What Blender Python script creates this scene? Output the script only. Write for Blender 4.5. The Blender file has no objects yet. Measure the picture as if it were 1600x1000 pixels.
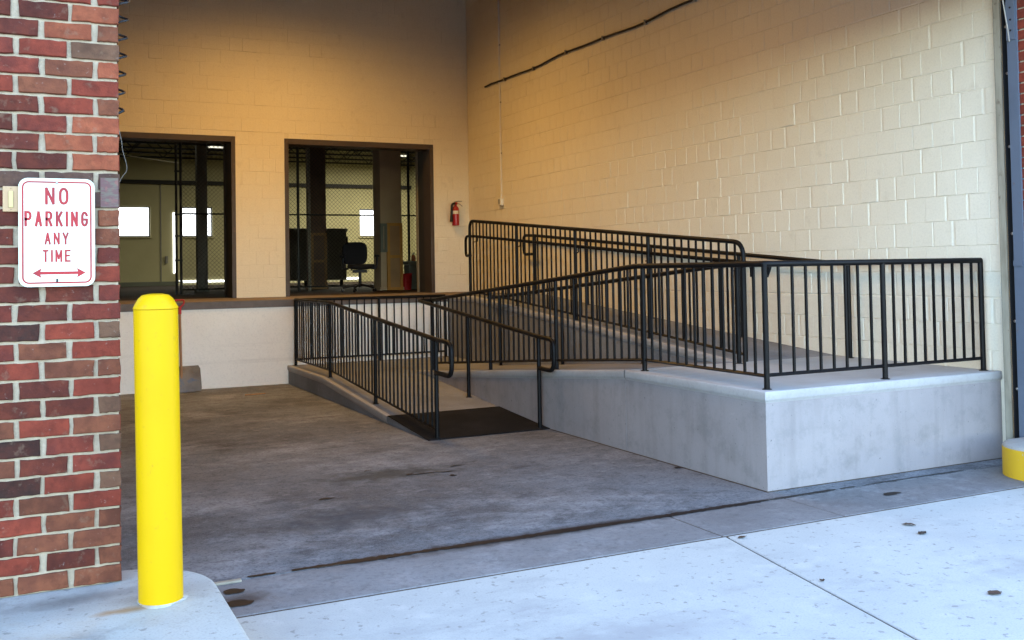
import bpy, bmesh, math, random
from mathutils import Vector, Matrix
random.seed(11)
sc = bpy.context.scene
COL = sc.collection
R = math.radians

# ------------------------------------------------------------------ camera
CAM = Vector((-4.4003, -5.2154, 1.5025))
YAW, PITCH, ROLL, FPX, CYP = 0.4549, 0.0292, -0.0172, 1554.1, 374.6
fw = Vector((math.sin(YAW)*math.cos(PITCH), math.cos(YAW)*math.cos(PITCH), math.sin(PITCH)))
rt = Vector((math.cos(YAW), -math.sin(YAW), 0)); up = rt.cross(fw)
rt2 = rt*math.cos(ROLL)+up*math.sin(ROLL); up2 = -rt*math.sin(ROLL)+up*math.cos(ROLL)
cd = bpy.data.cameras.new('camera'); cam = bpy.data.objects.new('camera', cd); COL.objects.link(cam)
M = Matrix((rt2, up2, -fw)).transposed().to_4x4(); M.translation = CAM
cam.matrix_world = M
cd.sensor_width = 36; cd.lens = 36*FPX/1600; cd.shift_y = -(500-CYP)/1600
cd.clip_start = .05; cd.clip_end = 1500
sc.camera = cam

# ------------------------------------------------------------------ sky, sun, exposure
SUN_EL, SUN_AZ = R(38), R(25)          # the sun stands behind the building: its front lies in open shade under blue sky
w = bpy.data.worlds.new('World'); sc.world = w; w.use_nodes = True
nt = w.node_tree; nt.nodes.clear()
sky = nt.nodes.new('ShaderNodeTexSky'); sky.sky_type = 'NISHITA'; sky.sun_disc = False
sky.sun_elevation = SUN_EL; sky.sun_rotation = SUN_AZ
sky.air_density = 1.0; sky.dust_density = 1.0; sky.ozone_density = 1.0
bg = nt.nodes.new('ShaderNodeBackground'); bg.inputs[1].default_value = 0.15
wo = nt.nodes.new('ShaderNodeOutputWorld')
nt.links.new(sky.outputs[0], bg.inputs[0]); nt.links.new(bg.outputs[0], wo.inputs[0])
sd = bpy.data.lights.new('sun', 'SUN'); sd.energy = 4; sd.angle = R(.5); sd.color = (1, .94, .86)
so = bpy.data.objects.new('sun', sd); COL.objects.link(so); so.location = (0, 30, 60)
sdir = Vector((math.sin(SUN_AZ)*math.cos(SUN_EL), math.cos(SUN_AZ)*math.cos(SUN_EL), math.sin(SUN_EL)))
so.rotation_euler = (-sdir).to_track_quat('-Z', 'Y').to_euler()
vs = sc.view_settings
vs.view_transform = 'Standard'; vs.look = 'None'; vs.gamma = 1; vs.use_curve_mapping = False
vs.exposure = 3.45
sc.render.engine = 'CYCLES'
cy = sc.cycles
cy.use_denoising = True; cy.max_bounces = 8; cy.diffuse_bounces = 6; cy.glossy_bounces = 4
cy.sample_clamp_indirect = 6; cy.caustics_reflective = False; cy.caustics_refractive = False

# ------------------------------------------------------------------ helpers
def srgb(r, g, b):
    f = lambda c: ((c/255+.055)/1.055)**2.4 if c > 10 else c/255/12.92
    return (f(r), f(g), f(b), 1)

WL = {}
def tag(o, label=None, cat=None, group=None, kind=None):
    if label: o['label'] = label
    if cat: o['category'] = cat
    if group: o['group'] = group
    if kind: o['kind'] = kind
    return o
def thing(name, label, cat, loc=(0, 0, 0), group=None, kind=None):
    o = bpy.data.objects.new(name, None); COL.objects.link(o)
    o.location = loc; o.empty_display_size = .1; WL[o] = Vector(loc)
    return tag(o, label, cat, group, kind)
def wl(o): return WL[o] if o is not None else Vector((0, 0, 0))
def link(name, me, loc, parent=None):
    o = bpy.data.objects.new(name, me); COL.objects.link(o)
    o.parent = parent; o.location = Vector(loc)-wl(parent); WL[o] = Vector(loc)
    return o
class MB:
    def __init__(s): s.v = []; s.f = []
    def add(s, vs, fs):
        n = len(s.v); s.v += [Vector(p) for p in vs]; s.f += [tuple(i+n for i in f) for f in fs]; return s
    def box(s, x0, x1, y0, y1, z0, z1):
        return s.add([(x, y, z) for z in (z0, z1) for y in (y0, y1) for x in (x0, x1)],
                     [(0, 2, 3, 1), (4, 5, 7, 6), (0, 1, 5, 4), (2, 6, 7, 3), (0, 4, 6, 2), (1, 3, 7, 5)])
    def cbox(s, x0, x1, y0, y1, z0, z1, c):
        # box with chamfered edges
        b = bmesh.new(); bmesh.ops.create_cube(b, size=1)
        for q in b.verts: q.co = Vector(((x0+x1)/2+q.co.x*(x1-x0), (y0+y1)/2+q.co.y*(y1-y0), (z0+z1)/2+q.co.z*(z1-z0)))
        bmesh.ops.bevel(b, geom=b.edges[:], offset=c, segments=2, affect='EDGES', profile=.6)
        b.verts.index_update()
        s.add([q.co.copy() for q in b.verts], [[q.index for q in f.verts] for f in b.faces]); b.free(); return s
    def tube(s, path, r, n=10, cap=True, r2=None):
        path = [Vector(p) for p in path]; k = len(path); rings = []
        t0 = (path[1]-path[0]).normalized()
        a = Vector((0, 0, 1)) if abs(t0.z) < .9 else Vector((1, 0, 0))
        u = t0.cross(a).normalized()
        for i, p in enumerate(path):
            t = (path[min(i+1, k-1)]-path[max(i-1, 0)]).normalized()
            u = (u-t*u.dot(t)).normalized(); v = t.cross(u)
            sc_ = 1.0
            if 0 < i < k-1:
                d = (path[i+1]-p).normalized().dot((p-path[i-1]).normalized()); sc_ = 1/max(.7, math.sqrt((1+d)/2))
            rr = r if r2 is None else r+(r2-r)*i/(k-1)
            rings.append([p+(u*math.cos(2*math.pi*j/n)+v*math.sin(2*math.pi*j/n))*rr*(sc_ if i else 1) for j in range(n)])
        vs = [q for g in rings for q in g]
        fs = [(i*n+j, i*n+(j+1) % n, (i+1)*n+(j+1) % n, (i+1)*n+j) for i in range(k-1) for j in range(n)]
        if cap: fs += [tuple(range(n-1, -1, -1)), tuple(range((k-1)*n, k*n))]
        return s.add(vs, fs)
    def lathe(s, prof, c, n=24, lean=(0, 0)):
        cx, cy_, cz = c; k = len(prof)
        vs = [(cx+lean[0]*z+r*math.cos(2*math.pi*j/n), cy_+lean[1]*z+r*math.sin(2*math.pi*j/n), cz+z) for r, z in prof for j in range(n)]
        fs = [(i*n+j, i*n+(j+1) % n, (i+1)*n+(j+1) % n, (i+1)*n+j) for i in range(k-1) for j in range(n)]
        fs += [tuple(range(n-1, -1, -1)), tuple(range((k-1)*n, k*n))]
        return s.add(vs, fs)
    def prism(s, poly, axis, a, b):
        # poly: 2-D outline; axis: 0 -> (y,z) extruded in x, 1 -> (x,z) in y, 2 -> (x,y) in z
        def P(q, t): return (t, q[0], q[1]) if axis == 0 else (q[0], t, q[1]) if axis == 1 else (q[0], q[1], t)
        n = len(poly)
        return s.add([P(q, a) for q in poly]+[P(q, b) for q in poly],
                     [tuple(range(n)), tuple(range(2*n-1, n-1, -1))]+[(i, n+i, n+(i+1) % n, (i+1) % n) for i in range(n)])
    def sweep(s, path, offs, prof):
        # path points, outward offset direction for each, profile of (out, dz)
        k = len(prof)
        vs = [Vector(p)+Vector(m)*o+Vector((0, 0, z)) for p, m in zip(path, offs) for o, z in prof]
        fs = [(i*k+j, (i+1)*k+j, (i+1)*k+j+1, i*k+j+1) for i in range(len(path)-1) for j in range(k-1)]
        return s.add(vs, fs)
    def mesh(s, name, mat, origin=None, smooth=None):
        if origin is None:
            lo = [min(v[i] for v in s.v) for i in range(3)]; hi = [max(v[i] for v in s.v) for i in range(3)]
            origin = Vector([(a+b)/2 for a, b in zip(lo, hi)])
        me = bpy.data.meshes.new(name); me.from_pydata([v-Vector(origin) for v in s.v], [], s.f)
        b = bmesh.new(); b.from_mesh(me); bmesh.ops.recalc_face_normals(b, faces=b.faces)
        if smooth is not None:
            for f in b.faces: f.smooth = True
            for e in b.edges:
                if len(e.link_faces) != 2 or e.calc_face_angle(0) > R(smooth): e.smooth = False
        b.to_mesh(me); b.free()
        me.materials.append(mat); return me, Vector(origin)
    def build(s, name, mat, parent=None, smooth=None, **tags):
        me, o = s.mesh(name, mat, smooth=smooth)
        ob = link(name, me, o, parent)
        return tag(ob, **tags)

def fillet(pts, r, n=6):
    pts = [Vector(p) for p in pts]; out = [pts[0]]
    for a, b, c in zip(pts, pts[1:], pts[2:]):
        d1 = (a-b); d2 = (c-b); l = min(r, d1.length*.49, d2.length*.49)
        if d1.normalized().dot(d2.normalized()) < -.9: l = min(l, .03)
        p, q = b+d1.normalized()*l, b+d2.normalized()*l
        for i in range(n+1):
            t = i/n; out.append(p*(1-t)**2+b*2*t*(1-t)+q*t*t)
    out.append(pts[-1]); return out

# ------------------------------------------------------------------ materials
def surf(name, base, layers=(), rough=.8, bump=(), spec=.35, metal=0, coord='pos', rand=0, rvar=0, coat=0):
    m = bpy.data.materials.new(name); m.use_nodes = True; t = m.node_tree; N = t.nodes; L = t.links
    b = N['Principled BSDF']
    if coord == 'pos':
        g = N.new('ShaderNodeNewGeometry'); src = g.outputs['Position']
    else:
        g = N.new('ShaderNodeTexCoord'); src = g.outputs['Object']
        oi = N.new('ShaderNodeObjectInfo'); va = N.new('ShaderNodeVectorMath'); va.operation = 'MULTIPLY_ADD'
        L.new(oi.outputs['Random'], va.inputs[0]); va.inputs[1].default_value = (37, 53, 71); L.new(src, va.inputs[2]); src = va.outputs[0]
    def tex(scale, detail, st, rough_=.6, kind='noise'):
        v = src
        if st:
            mp = N.new('ShaderNodeMapping'); mp.inputs['Scale'].default_value = st; L.new(v, mp.inputs[0]); v = mp.outputs[0]
        if kind == 'noise':
            n = N.new('ShaderNodeTexNoise'); n.inputs['Scale'].default_value = scale; n.inputs['Detail'].default_value = detail
            n.inputs['Roughness'].default_value = rough_; L.new(v, n.inputs['Vector']); return n.outputs['Fac']
        n = N.new('ShaderNodeTexVoronoi'); n.inputs['Scale'].default_value = scale; L.new(v, n.inputs['Vector']); return n.outputs['Distance']
    rgb = N.new('ShaderNodeRGB'); rgb.outputs[0].default_value = (*base[:3], 1); cur = rgb.outputs[0]
    for ly in layers:
        f = tex(ly['s'], ly.get('d', 4), ly.get('st'), ly.get('r', .6), ly.get('k', 'noise'))
        mr = N.new('ShaderNodeMapRange'); mr.inputs[1].default_value = ly['a']; mr.inputs[2].default_value = ly['b']
        mr.inputs[3].default_value = 0; mr.inputs[4].default_value = ly.get('f', 1); L.new(f, mr.inputs[0]); fac = mr.outputs[0]
        mx = N.new('ShaderNodeMix'); mx.data_type = 'RGBA'; mx.blend_type = ly.get('m', 'MIX')
        L.new(fac, mx.inputs[0]); L.new(cur, mx.inputs[6]); mx.inputs[7].default_value = (*ly['c'][:3], 1); cur = mx.outputs[2]
    if rand:
        oi = N.new('ShaderNodeObjectInfo'); hs = N.new('ShaderNodeHueSaturation')
        mr = N.new('ShaderNodeMapRange'); mr.inputs[3].default_value = 1-rand; mr.inputs[4].default_value = 1+rand
        L.new(oi.outputs['Random'], mr.inputs[0]); L.new(mr.outputs[0], hs.inputs['Value']); L.new(cur, hs.inputs['Color']); cur = hs.outputs[0]
    L.new(cur, b.inputs['Base Color'])
    b.inputs['Roughness'].default_value = rough; b.inputs['Specular IOR Level'].default_value = spec; b.inputs['Metallic'].default_value = metal
    b.inputs['Coat Weight'].default_value = coat
    if rvar:
        f = tex(6, 4, None); mr = N.new('ShaderNodeMapRange'); mr.inputs[1].default_value = .35; mr.inputs[2].default_value = .65
        mr.inputs[3].default_value = max(0, rough-rvar); mr.inputs[4].default_value = min(1, rough+rvar); L.new(f, mr.inputs[0]); L.new(mr.outputs[0], b.inputs['Roughness'])
    prev = None
    for bs, st, dist in bump:
        bp = N.new('ShaderNodeBump'); bp.inputs['Strength'].default_value = st; bp.inputs['Distance'].default_value = dist
        L.new(tex(bs, 4, None), bp.inputs['Height'])
        if prev: L.new(prev, bp.inputs['Normal'])
        prev = bp.outputs[0]
    if prev: L.new(prev, b.inputs['Normal'])
    return m
def emit(name, c, s):
    m = bpy.data.materials.new(name); m.use_nodes = True; t = m.node_tree
    b = t.nodes['Principled BSDF']; b.inputs['Base Color'].default_value = (.8, .8, .8, 1)
    b.inputs['Emission Color'].default_value = (*c, 1); b.inputs['Emission Strength'].default_value = s
    return m

CREAM = (.80, .73, .575)
M_block = surf('painted_block', CREAM, [dict(s=28, d=6, a=.60, b=.70, c=(.52, .45, .33), f=.45, r=.75), dict(s=1.1, d=5, a=.35, b=.7, c=(.72, .64, .48), f=.5), dict(s=60, d=3, a=.42, b=.75, c=(.60, .54, .41), f=.35), dict(s=.5, d=6, a=.55, b=.75, c=(.80, .75, .62), f=.5), dict(s=5, d=6, a=.62, b=.8, c=(.45, .38, .27), f=.35)],
               rough=.62, bump=[(170, .35, .004), (30, .25, .006)], spec=.3)
M_mortar_p = surf('painted_joint', (.76, .69, .54), [dict(s=9, a=.4, b=.7, c=(.62, .55, .42), f=.5)], rough=.75, bump=[(120, .3, .003)])
M_dockwhite = surf('dock_wall_paint', (.90, .83, .74), [dict(s=1.3, d=6, a=.4, b=.75, c=(.80, .73, .64), f=.6), dict(s=2.2, d=6, a=.58, b=.75, c=(.50, .44, .38), f=.3, st=(.25, 1, 5)), dict(s=50, a=.5, b=.8, c=(.6, .55, .5), f=.4)],
                   rough=.7, bump=[(70, .35, .004), (9, .3, .01)])
M_precast = surf('precast_concrete', (0.3041, 0.2751, 0.2659), [dict(s=1.2, d=6, a=.35, b=.7, c=(0.2461, 0.2221, 0.2173), f=.7), dict(s=3, d=5, a=.5, b=.72, c=(0.1883, 0.1691, 0.1621), f=.45, st=(2.4, 2.4, .22)), dict(s=14, d=5, a=.55, b=.8, c=(0.3765, 0.3382, 0.3242), f=.5), dict(s=7, d=8, a=.5, b=.66, c=(.17, .165, .16), f=.5, r=.75), dict(s=38, d=2, a=.70, b=.73, c=(0.09, 0.08645, 0.08075), f=.7), dict(s=2.2, d=8, a=.56, b=.70, c=(0.171, 0.1593, 0.1472), f=.5, r=.72), dict(s=90, a=.55, b=.75, c=(0.181, 0.1657, 0.1621), f=.35)],
                 rough=.9, bump=[(120, .3, .003), (20, .2, .006)], spec=.25)
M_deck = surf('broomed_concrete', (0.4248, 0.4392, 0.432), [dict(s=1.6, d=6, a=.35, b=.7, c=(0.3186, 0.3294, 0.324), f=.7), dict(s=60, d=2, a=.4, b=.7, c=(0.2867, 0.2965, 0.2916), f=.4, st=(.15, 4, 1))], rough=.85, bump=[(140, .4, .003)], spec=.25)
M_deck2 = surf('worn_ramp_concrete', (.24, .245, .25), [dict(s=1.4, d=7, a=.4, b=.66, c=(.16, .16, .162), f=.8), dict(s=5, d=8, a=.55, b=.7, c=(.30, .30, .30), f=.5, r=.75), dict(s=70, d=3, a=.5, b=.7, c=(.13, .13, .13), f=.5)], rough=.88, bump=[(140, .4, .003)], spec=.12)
M_nosing = surf('nosing_concrete', (0.3818, 0.373, 0.3596), [dict(s=2, d=6, a=.4, b=.7, c=(0.293, 0.2797, 0.2575), f=.7), dict(s=40, a=.5, b=.75, c=(0.2398, 0.2309, 0.222), f=.4)], rough=.8, bump=[(110, .3, .003)])
M_floor = surf('stained_bay_concrete', (.172, .184, .194), [
    dict(s=.55, d=8, a=.42, b=.62, c=(.075, .072, .072), f=.85, st=(.8, 1.15, 1), r=.68),
    dict(s=.9, d=9, a=.50, b=.66, c=(.31, .315, .32), f=.85, st=(.75, 1.25, 1), r=.7),
    dict(s=1.9, d=9, a=.53, b=.66, c=(.045, .042, .042), f=.7, st=(.8, 1.2, 1), r=.74),
    dict(s=.33, d=6, a=.50, b=.66, c=(.14, .115, .092), f=.4),
    dict(s=4.5, d=9, a=.54, b=.68, c=(.34, .345, .35), f=.5, st=(.7, 1.3, 1), r=.78),
    dict(s=10, d=9, a=.52, b=.66, c=(.04, .038, .038), f=.7, r=.8),
    dict(s=22, d=6, a=.55, b=.68, c=(.30, .30, .305), f=.45, st=(.7, 1.2, 1), r=.75),
    dict(s=45, d=4, a=.50, b=.66, c=(.05, .05, .05), f=.55),
    dict(s=130, d=2, a=.55, b=.70, c=(.4, .4, .4), f=.3)], rough=.78, rvar=.1, bump=[(60, .3, .005), (5, .2, .012)], spec=.16)
M_apron = surf('apron_concrete', (0.2068, 0.2024, 0.198), [
    dict(s=.8, d=7, a=.4, b=.66, c=(0.1144, 0.1056, 0.1012), f=.8, st=(.6, 1.3, 1), r=.65),
    dict(s=2.1, d=8, a=.52, b=.68, c=(0.2904, 0.286, 0.2816), f=.7, r=.75), dict(s=9, d=8, a=.54, b=.68, c=(.06, .058, .055), f=.55, r=.78), dict(s=30, d=4, a=.5, b=.75, c=(0.0704, 0.0704, 0.0704), f=.5),
    dict(s=130, d=2, a=.55, b=.72, c=(0.352, 0.352, 0.352), f=.3)], rough=.78, rvar=.1, bump=[(60, .25, .004)], spec=.2)
M_walk = surf('sidewalk_concrete', (.46, .465, .425), [
    dict(s=.7, d=7, a=.42, b=.66, c=(.36, .362, .34), f=.75), dict(s=1.6, d=8, a=.53, b=.68, c=(.27, .265, .26), f=.55, st=(.7, 1.2, 1), r=.7), dict(s=5, d=6, a=.56, b=.72, c=(.53, .53, .49), f=.6),
    dict(s=19, d=5, a=.60, b=.66, c=(.20, .19, .17), f=.65), dict(s=8, d=7, a=.62, b=.70, c=(.22, .21, .19), f=.5, r=.75), dict(s=110, d=2, a=.5, b=.72, c=(.30, .30, .28), f=.5)], rough=.9, bump=[(150, .35, .004), (25, .2, .005)], spec=.12)
M_curbtop = surf('curb_concrete', (.42, .42, .375), [dict(s=1.4, d=7, a=.42, b=.66, c=(.31, .305, .28), f=.85), dict(s=4, d=7, a=.55, b=.70, c=(.20, .19, .17), f=.6, r=.7), dict(s=.9, d=6, a=.56, b=.70, c=(.34, .23, .12), f=.5), dict(s=22, d=5, a=.61, b=.67, c=(.17, .16, .14), f=.6), dict(s=100, d=2, a=.5, b=.72, c=(.26, .26, .24), f=.5)], rough=.88, bump=[(130, .35, .004)], spec=.12)
def rust_patch(mat, c, r, col):
    t = mat.node_tree; N = t.nodes; L = t.links; b = N['Principled BSDF']; old = b.inputs['Base Color'].links[0].from_socket
    g = N.new('ShaderNodeNewGeometry'); mp = N.new('ShaderNodeMapping'); mp.vector_type = 'POINT'
    mp.inputs['Location'].default_value = [-a/q for a, q in zip(c, r)]; mp.inputs['Scale'].default_value = [1/q for q in r]; L.new(g.outputs['Position'], mp.inputs[0])
    ln_ = N.new('ShaderNodeVectorMath'); ln_.operation = 'LENGTH'; L.new(mp.outputs[0], ln_.inputs[0])
    n = N.new('ShaderNodeTexNoise'); n.inputs['Scale'].default_value = 9; n.inputs['Detail'].default_value = 7; L.new(g.outputs['Position'], n.inputs['Vector'])
    ad = N.new('ShaderNodeMath'); ad.operation = 'MULTIPLY_ADD'; L.new(n.outputs['Fac'], ad.inputs[0]); ad.inputs[1].default_value = 1.6; L.new(ln_.outputs['Value'], ad.inputs[2])
    mr = N.new('ShaderNodeMapRange'); mr.inputs[1].default_value = 1.75; mr.inputs[2].default_value = 1.0; mr.inputs[3].default_value = 0; mr.inputs[4].default_value = .75; L.new(ad.outputs[0], mr.inputs[0])
    mx = N.new('ShaderNodeMix'); mx.data_type = 'RGBA'; L.new(mr.outputs[0], mx.inputs[0]); L.new(old, mx.inputs[6]); mx.inputs[7].default_value = (*col, 1); L.new(mx.outputs[2], b.inputs['Base Color'])
M_curbyel = surf('curb_yellow_paint', (.62, .37, .015), [dict(s=9, d=6, a=.55, b=.75, c=(.42, .24, .03), f=.7), dict(s=30, d=5, a=.66, b=.74, c=(.40, .38, .34), f=.9)], rough=.6, bump=[(90, .3, .003)])
M_dirt = surf('joint_dirt', (.05, .034, .022), [dict(s=12, a=.4, b=.7, c=(.10, .07, .04), f=.8)], rough=.95)
M_wet = surf('wet_grime', (.016, .011, .009), [dict(s=8, a=.4, b=.7, c=(.030, .020, .015), f=.7)], rough=.6, spec=.15)
M_asph = surf('asphalt', (.05, .05, .052), [dict(s=.4, d=6, a=.4, b=.7, c=(.07, .07, .07), f=.7), dict(s=60, a=.5, b=.7, c=(.12, .12, .12), f=.4)], rough=.9, bump=[(60, .4, .01)])
M_rail = surf('black_rail_paint', (0.0054, 0.00495, 0.00495), [dict(s=14, d=5, a=.55, b=.75, c=(0.0135, 0.0108, 0.009), f=.6)], rough=.45, spec=.14, rvar=.08, bump=[(40, .06, .002)])
M_mat = surf('black_rubber_mat', (.008, .0078, .008), [dict(s=2.4, d=6, a=.45, b=.7, c=(.02, .019, .019), f=.7), dict(s=40, a=.55, b=.75, c=(.035, .033, .03), f=.35)], spec=.08, rough=.85, bump=[(60, .3, .003)])
M_boll = surf('safety_yellow', (.56, .335, .0008), [dict(s=2.5, d=6, a=.55, b=.75, c=(.50, .29, .0008), f=.6), dict(s=30, d=5, a=.64, b=.72, c=(.40, .25, .02), f=.5), dict(s=3, d=7, a=.55, b=.70, c=(.45, .28, .004), f=.6, st=(1, 1, .35)), dict(s=14, d=7, a=.66, b=.70, c=(.30, .19, .03), f=.6, st=(1, 1, .5), r=.75)], rough=.42, spec=.14, bump=[(90, .1, .002), (7, .1, .005)])
M_mortar = surf('brick_mortar', (.42, .34, .235), [dict(s=14, d=6, a=.4, b=.7, c=(.30, .24, .165), f=.7), dict(s=60, a=.5, b=.75, c=(.52, .43, .32), f=.5)], rough=.95, bump=[(90, .6, .006), (25, .4, .006)])
BR = {'R': ((.215, .038, .019), (.145, .027, .0145)), 'D': ((0.112, 0.02376, 0.0119), (0.075, 0.01728, 0.01088)), 'O': ((.25, .068, .030), (.19, .046, .021)),
      'B': ((.170, .054, .025), (.118, .037, .019)), 'T': ((.150, .074, .040), (.112, .052, .029)), 'K': ((0.036, 0.0162, 0.01122), (0.065, 0.01836, 0.01122)), 'M': ((.165, .031, .017), (.105, .022, .0145)), 'P': ((0.1, 0.04968, 0.02992), (0.075, 0.04104, 0.03264))}
M_br = {k: surf('brick_'+n, a, [dict(s=9, d=4, a=.42, b=.60, c=b_, f=.95), dict(s=4, d=3, a=.52, b=.66, c=tuple(x*.5 for x in b_), f=.6), dict(s=30, d=6, a=.48, b=.68, c=tuple(x*.5 for x in a), f=.65), dict(s=16, d=6, a=.60, b=.72, c=(.22, .15, .095), f=.4), dict(s=55, d=4, a=.66, b=.74, c=(.30, .25, .21), f=.4)], rough=.85, coord='obj', rand=.16, bump=[(110, .45, .004), (30, .3, .004)], spec=.25)
        for (k, (a, b_)), n in zip(BR.items(), ('red', 'maroon', 'orange', 'brown', 'tan', 'charred', 'madder', 'purple'))}
M_frame = surf('brown_steel_frame', (.07, .052, .042), [dict(s=6, d=5, a=.45, b=.7, c=(.05, .034, .026), f=.7), dict(s=20, d=5, a=.62, b=.72, c=(.16, .08, .04), f=.6)], rough=.5, bump=[(50, .15, .003)])
M_frame2 = surf('dark_door_track', (.035, .033, .033), [dict(s=5, a=.45, b=.7, c=(.06, .055, .05), f=.6)], rough=.5)
M_angle = surf('dock_edge_steel', (.15, .115, .10), [dict(s=5, d=6, a=.4, b=.7, c=(.09, .07, .06), f=.8)], rough=.6, bump=[(60, .2, .003)])
M_docktop = surf('dock_slab_concrete', (.22, .175, .13), [dict(s=1.1, d=6, a=.4, b=.7, c=(.15, .115, .085), f=.8), dict(s=6, d=6, a=.55, b=.75, c=(.28, .23, .18), f=.5)], rough=.75, bump=[(60, .2, .003)])
M_red = surf('red_enamel', (.36, .012, .014), rough=.3, spec=.5)
M_redpl = surf('red_plastic', (.40, .015, .018), rough=.45)
M_black = surf('black_plastic', (.012, .012, .013), rough=.5)
M_blackfab = surf('black_fabric', (.012, .012, .014), rough=.95)
M_white = surf('white_label', (.75, .72, .65), rough=.5)
M_sign = surf('sign_white', (.59, .63, .51), [dict(s=5, d=5, a=.6, b=.8, c=(.51, .54, .43), f=.5)], rough=.35, spec=.4)
M_signred = surf('sign_red', (.34, .010, .016), [dict(s=12, d=4, a=.45, b=.7, c=(.20, .01, .018), f=.8)], rough=.45)
M_beige = surf('beige_plastic', (.42, .27, .14), [dict(s=20, a=.5, b=.75, c=(.30, .19, .10), f=.5)], rough=.5)
M_cream2 = surf('ivory_plastic', (.50, .40, .16), rough=.45)
M_wood = surf('worn_wood', (.33, .17, .075), [dict(s=16, d=5, a=.4, b=.7, c=(.20, .10, .05), f=.7, st=(1, 1, .15))], rough=.7)
M_shovel = surf('scuffed_shovel_steel', (.17, .16, .15), [dict(s=5, d=6, a=.45, b=.7, c=(.10, .09, .085), f=.8), dict(s=4, d=6, a=.56, b=.66, c=(.05, .12, .25), f=.8), dict(s=7, d=6, a=.60, b=.72, c=(.16, .08, .04), f=.7)], rough=.5, metal=.3)
M_galv = surf('pale_galvanised', (.34, .31, .235), [dict(s=6, d=6, a=.45, b=.66, c=(.20, .18, .13), f=.7, st=(3, 3, .5)), dict(s=14, d=6, a=.62, b=.7, c=(.16, .12, .08), f=.8)], rough=.6)
M_slate = surf('blue_grey_steel_paint', (.10, .122, .158), [dict(s=3, d=6, a=.5, b=.75, c=(.075, .092, .12), f=.6), dict(s=25, d=5, a=.66, b=.72, c=(.14, .08, .05), f=.7)], rough=.5, bump=[(60, .1, .002)])
M_rust = surf('rusty_steel', (.08, .035, .022), [dict(s=9, d=5, a=.4, b=.7, c=(.04, .024, .02), f=.8)], rough=.8)
M_dark = surf('flat_black', (.02, .02, .022), rough=.85)  # even near-black for the guide slot and its backing
M_wirewh = surf('white_wire', (.40, .36, .30), rough=.5)
M_chrome = surf('dull_steel', (.42, .40, .37), rough=.35, metal=1)
M_brass = surf('brass_label', (.45, .30, .10), rough=.4)
M_leaf = surf('dead_leaf', (.055, .032, .018), [dict(s=60, a=.4, b=.7, c=(.05, .03, .02), f=.8)], rough=.85, coord='obj', rand=.4)
M_room = surf('warehouse_wall_paint', (.50, .46, .26), [dict(s=.8, d=5, a=.4, b=.7, c=(.42, .38, .22), f=.7)], rough=.75)
M_roomfl = surf('warehouse_floor', (.055, .038, .026), [dict(s=.8, d=5, a=.4, b=.7, c=(.035, .025, .018), f=.8)], rough=.8, spec=.1)
M_joist = surf('dark_roof_steel', (.03, .028, .026), rough=.7)
M_colA = surf('column_brown', (.22, .14, .09), [dict(s=3, a=.4, b=.7, c=(.16, .10, .07), f=.7)], rough=.7)
M_colB = surf('column_tan', (.50, .37, .22), [dict(s=2, a=.4, b=.7, c=(.40, .29, .17), f=.7)], rough=.7)
M_crate = surf('crate_wood', (.55, .27, .06), [dict(s=4, a=.4, b=.7, c=(.42, .20, .045), f=.7)], rough=.7)
M_crate2 = surf('crate_panel', (.42, .25, .11), [dict(s=4, a=.4, b=.7, c=(.32, .19, .09), f=.7)], rough=.75)
M_cab = surf('cabinet_dark_grey', (.26, .25, .215), rough=.6)
M_bin = surf('bin_grey_green', (.16, .17, .13), rough=.6)
M_fence = surf('fence_wire_steel', (.05, .048, .042), rough=.5, metal=.4)
M_window = emit('daylight_window', (.93, .97, 1), .35)  # glowing window panes, also used for the strips on the far wall
M_tube = emit('fluorescent_tube', (1, .96, .78), .12)
rust_patch(M_floor, (-1.7, -.16, 0), (1.8, .085, 1), (.028, .021, .018))
rust_patch(M_apron, (-1.9, -.21, 0), (1.6, .075, 1), (.035, .027, .022))
rust_patch(M_apron, (-3.5, -.48, 0), (.13, .16, 1), (.045, .03, .022))
rust_patch(M_floor, (-2.0, 1.85, 0), (.75, .3, 1), (.045, .042, .032))
rust_patch(M_floor, (-2.6, .75, 0), (.7, .35, 1), (.055, .055, .058))
rust_patch(M_walk, (.6, -1.9, 0), (1.3, .16, 1), (.30, .295, .28))
rust_patch(M_walk, (-2.4, -1.75, 0), (1.0, .22, 1), (.33, .325, .31))
rust_patch(M_curbtop, (-4.06, -1.10, .22), (.16, .05, .2), (.30, .17, .06))
rust_patch(M_curbtop, (-4.25, -.86, .22), (.35, .10, .2), (.17, .15, .13))
# ------------------------------------------------------------------ dimensions (metres), origin at the foot of the ramp platform's front corner
WX, D, DE, HD, HP, HL, W1 = 2.284, 10.078, 8.29, 1.133, .658, .245, 1.205
PX3 = 1.16                                   # left edge of the third ramp run
YB, XB, ZB, CB = -.706, -4.043, .22, .0782   # brick face, brick edge, brick base, brick course
HEAD, CEIL = 3.68, 6.35
def zrun1(y): return max(0, min(HL, HL*(y-3.07)/(6.56-3.07)))
def zrun2(y): return HP if y < 1.72 else max(HL, HP-(HP-HL)*(y-1.72)/(6.56-1.72))
def zrun3(y): return HP if y < 1.72 else min(HD, HP+(HD-HP)*(y-1.72)/(7.42-1.72))

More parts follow.
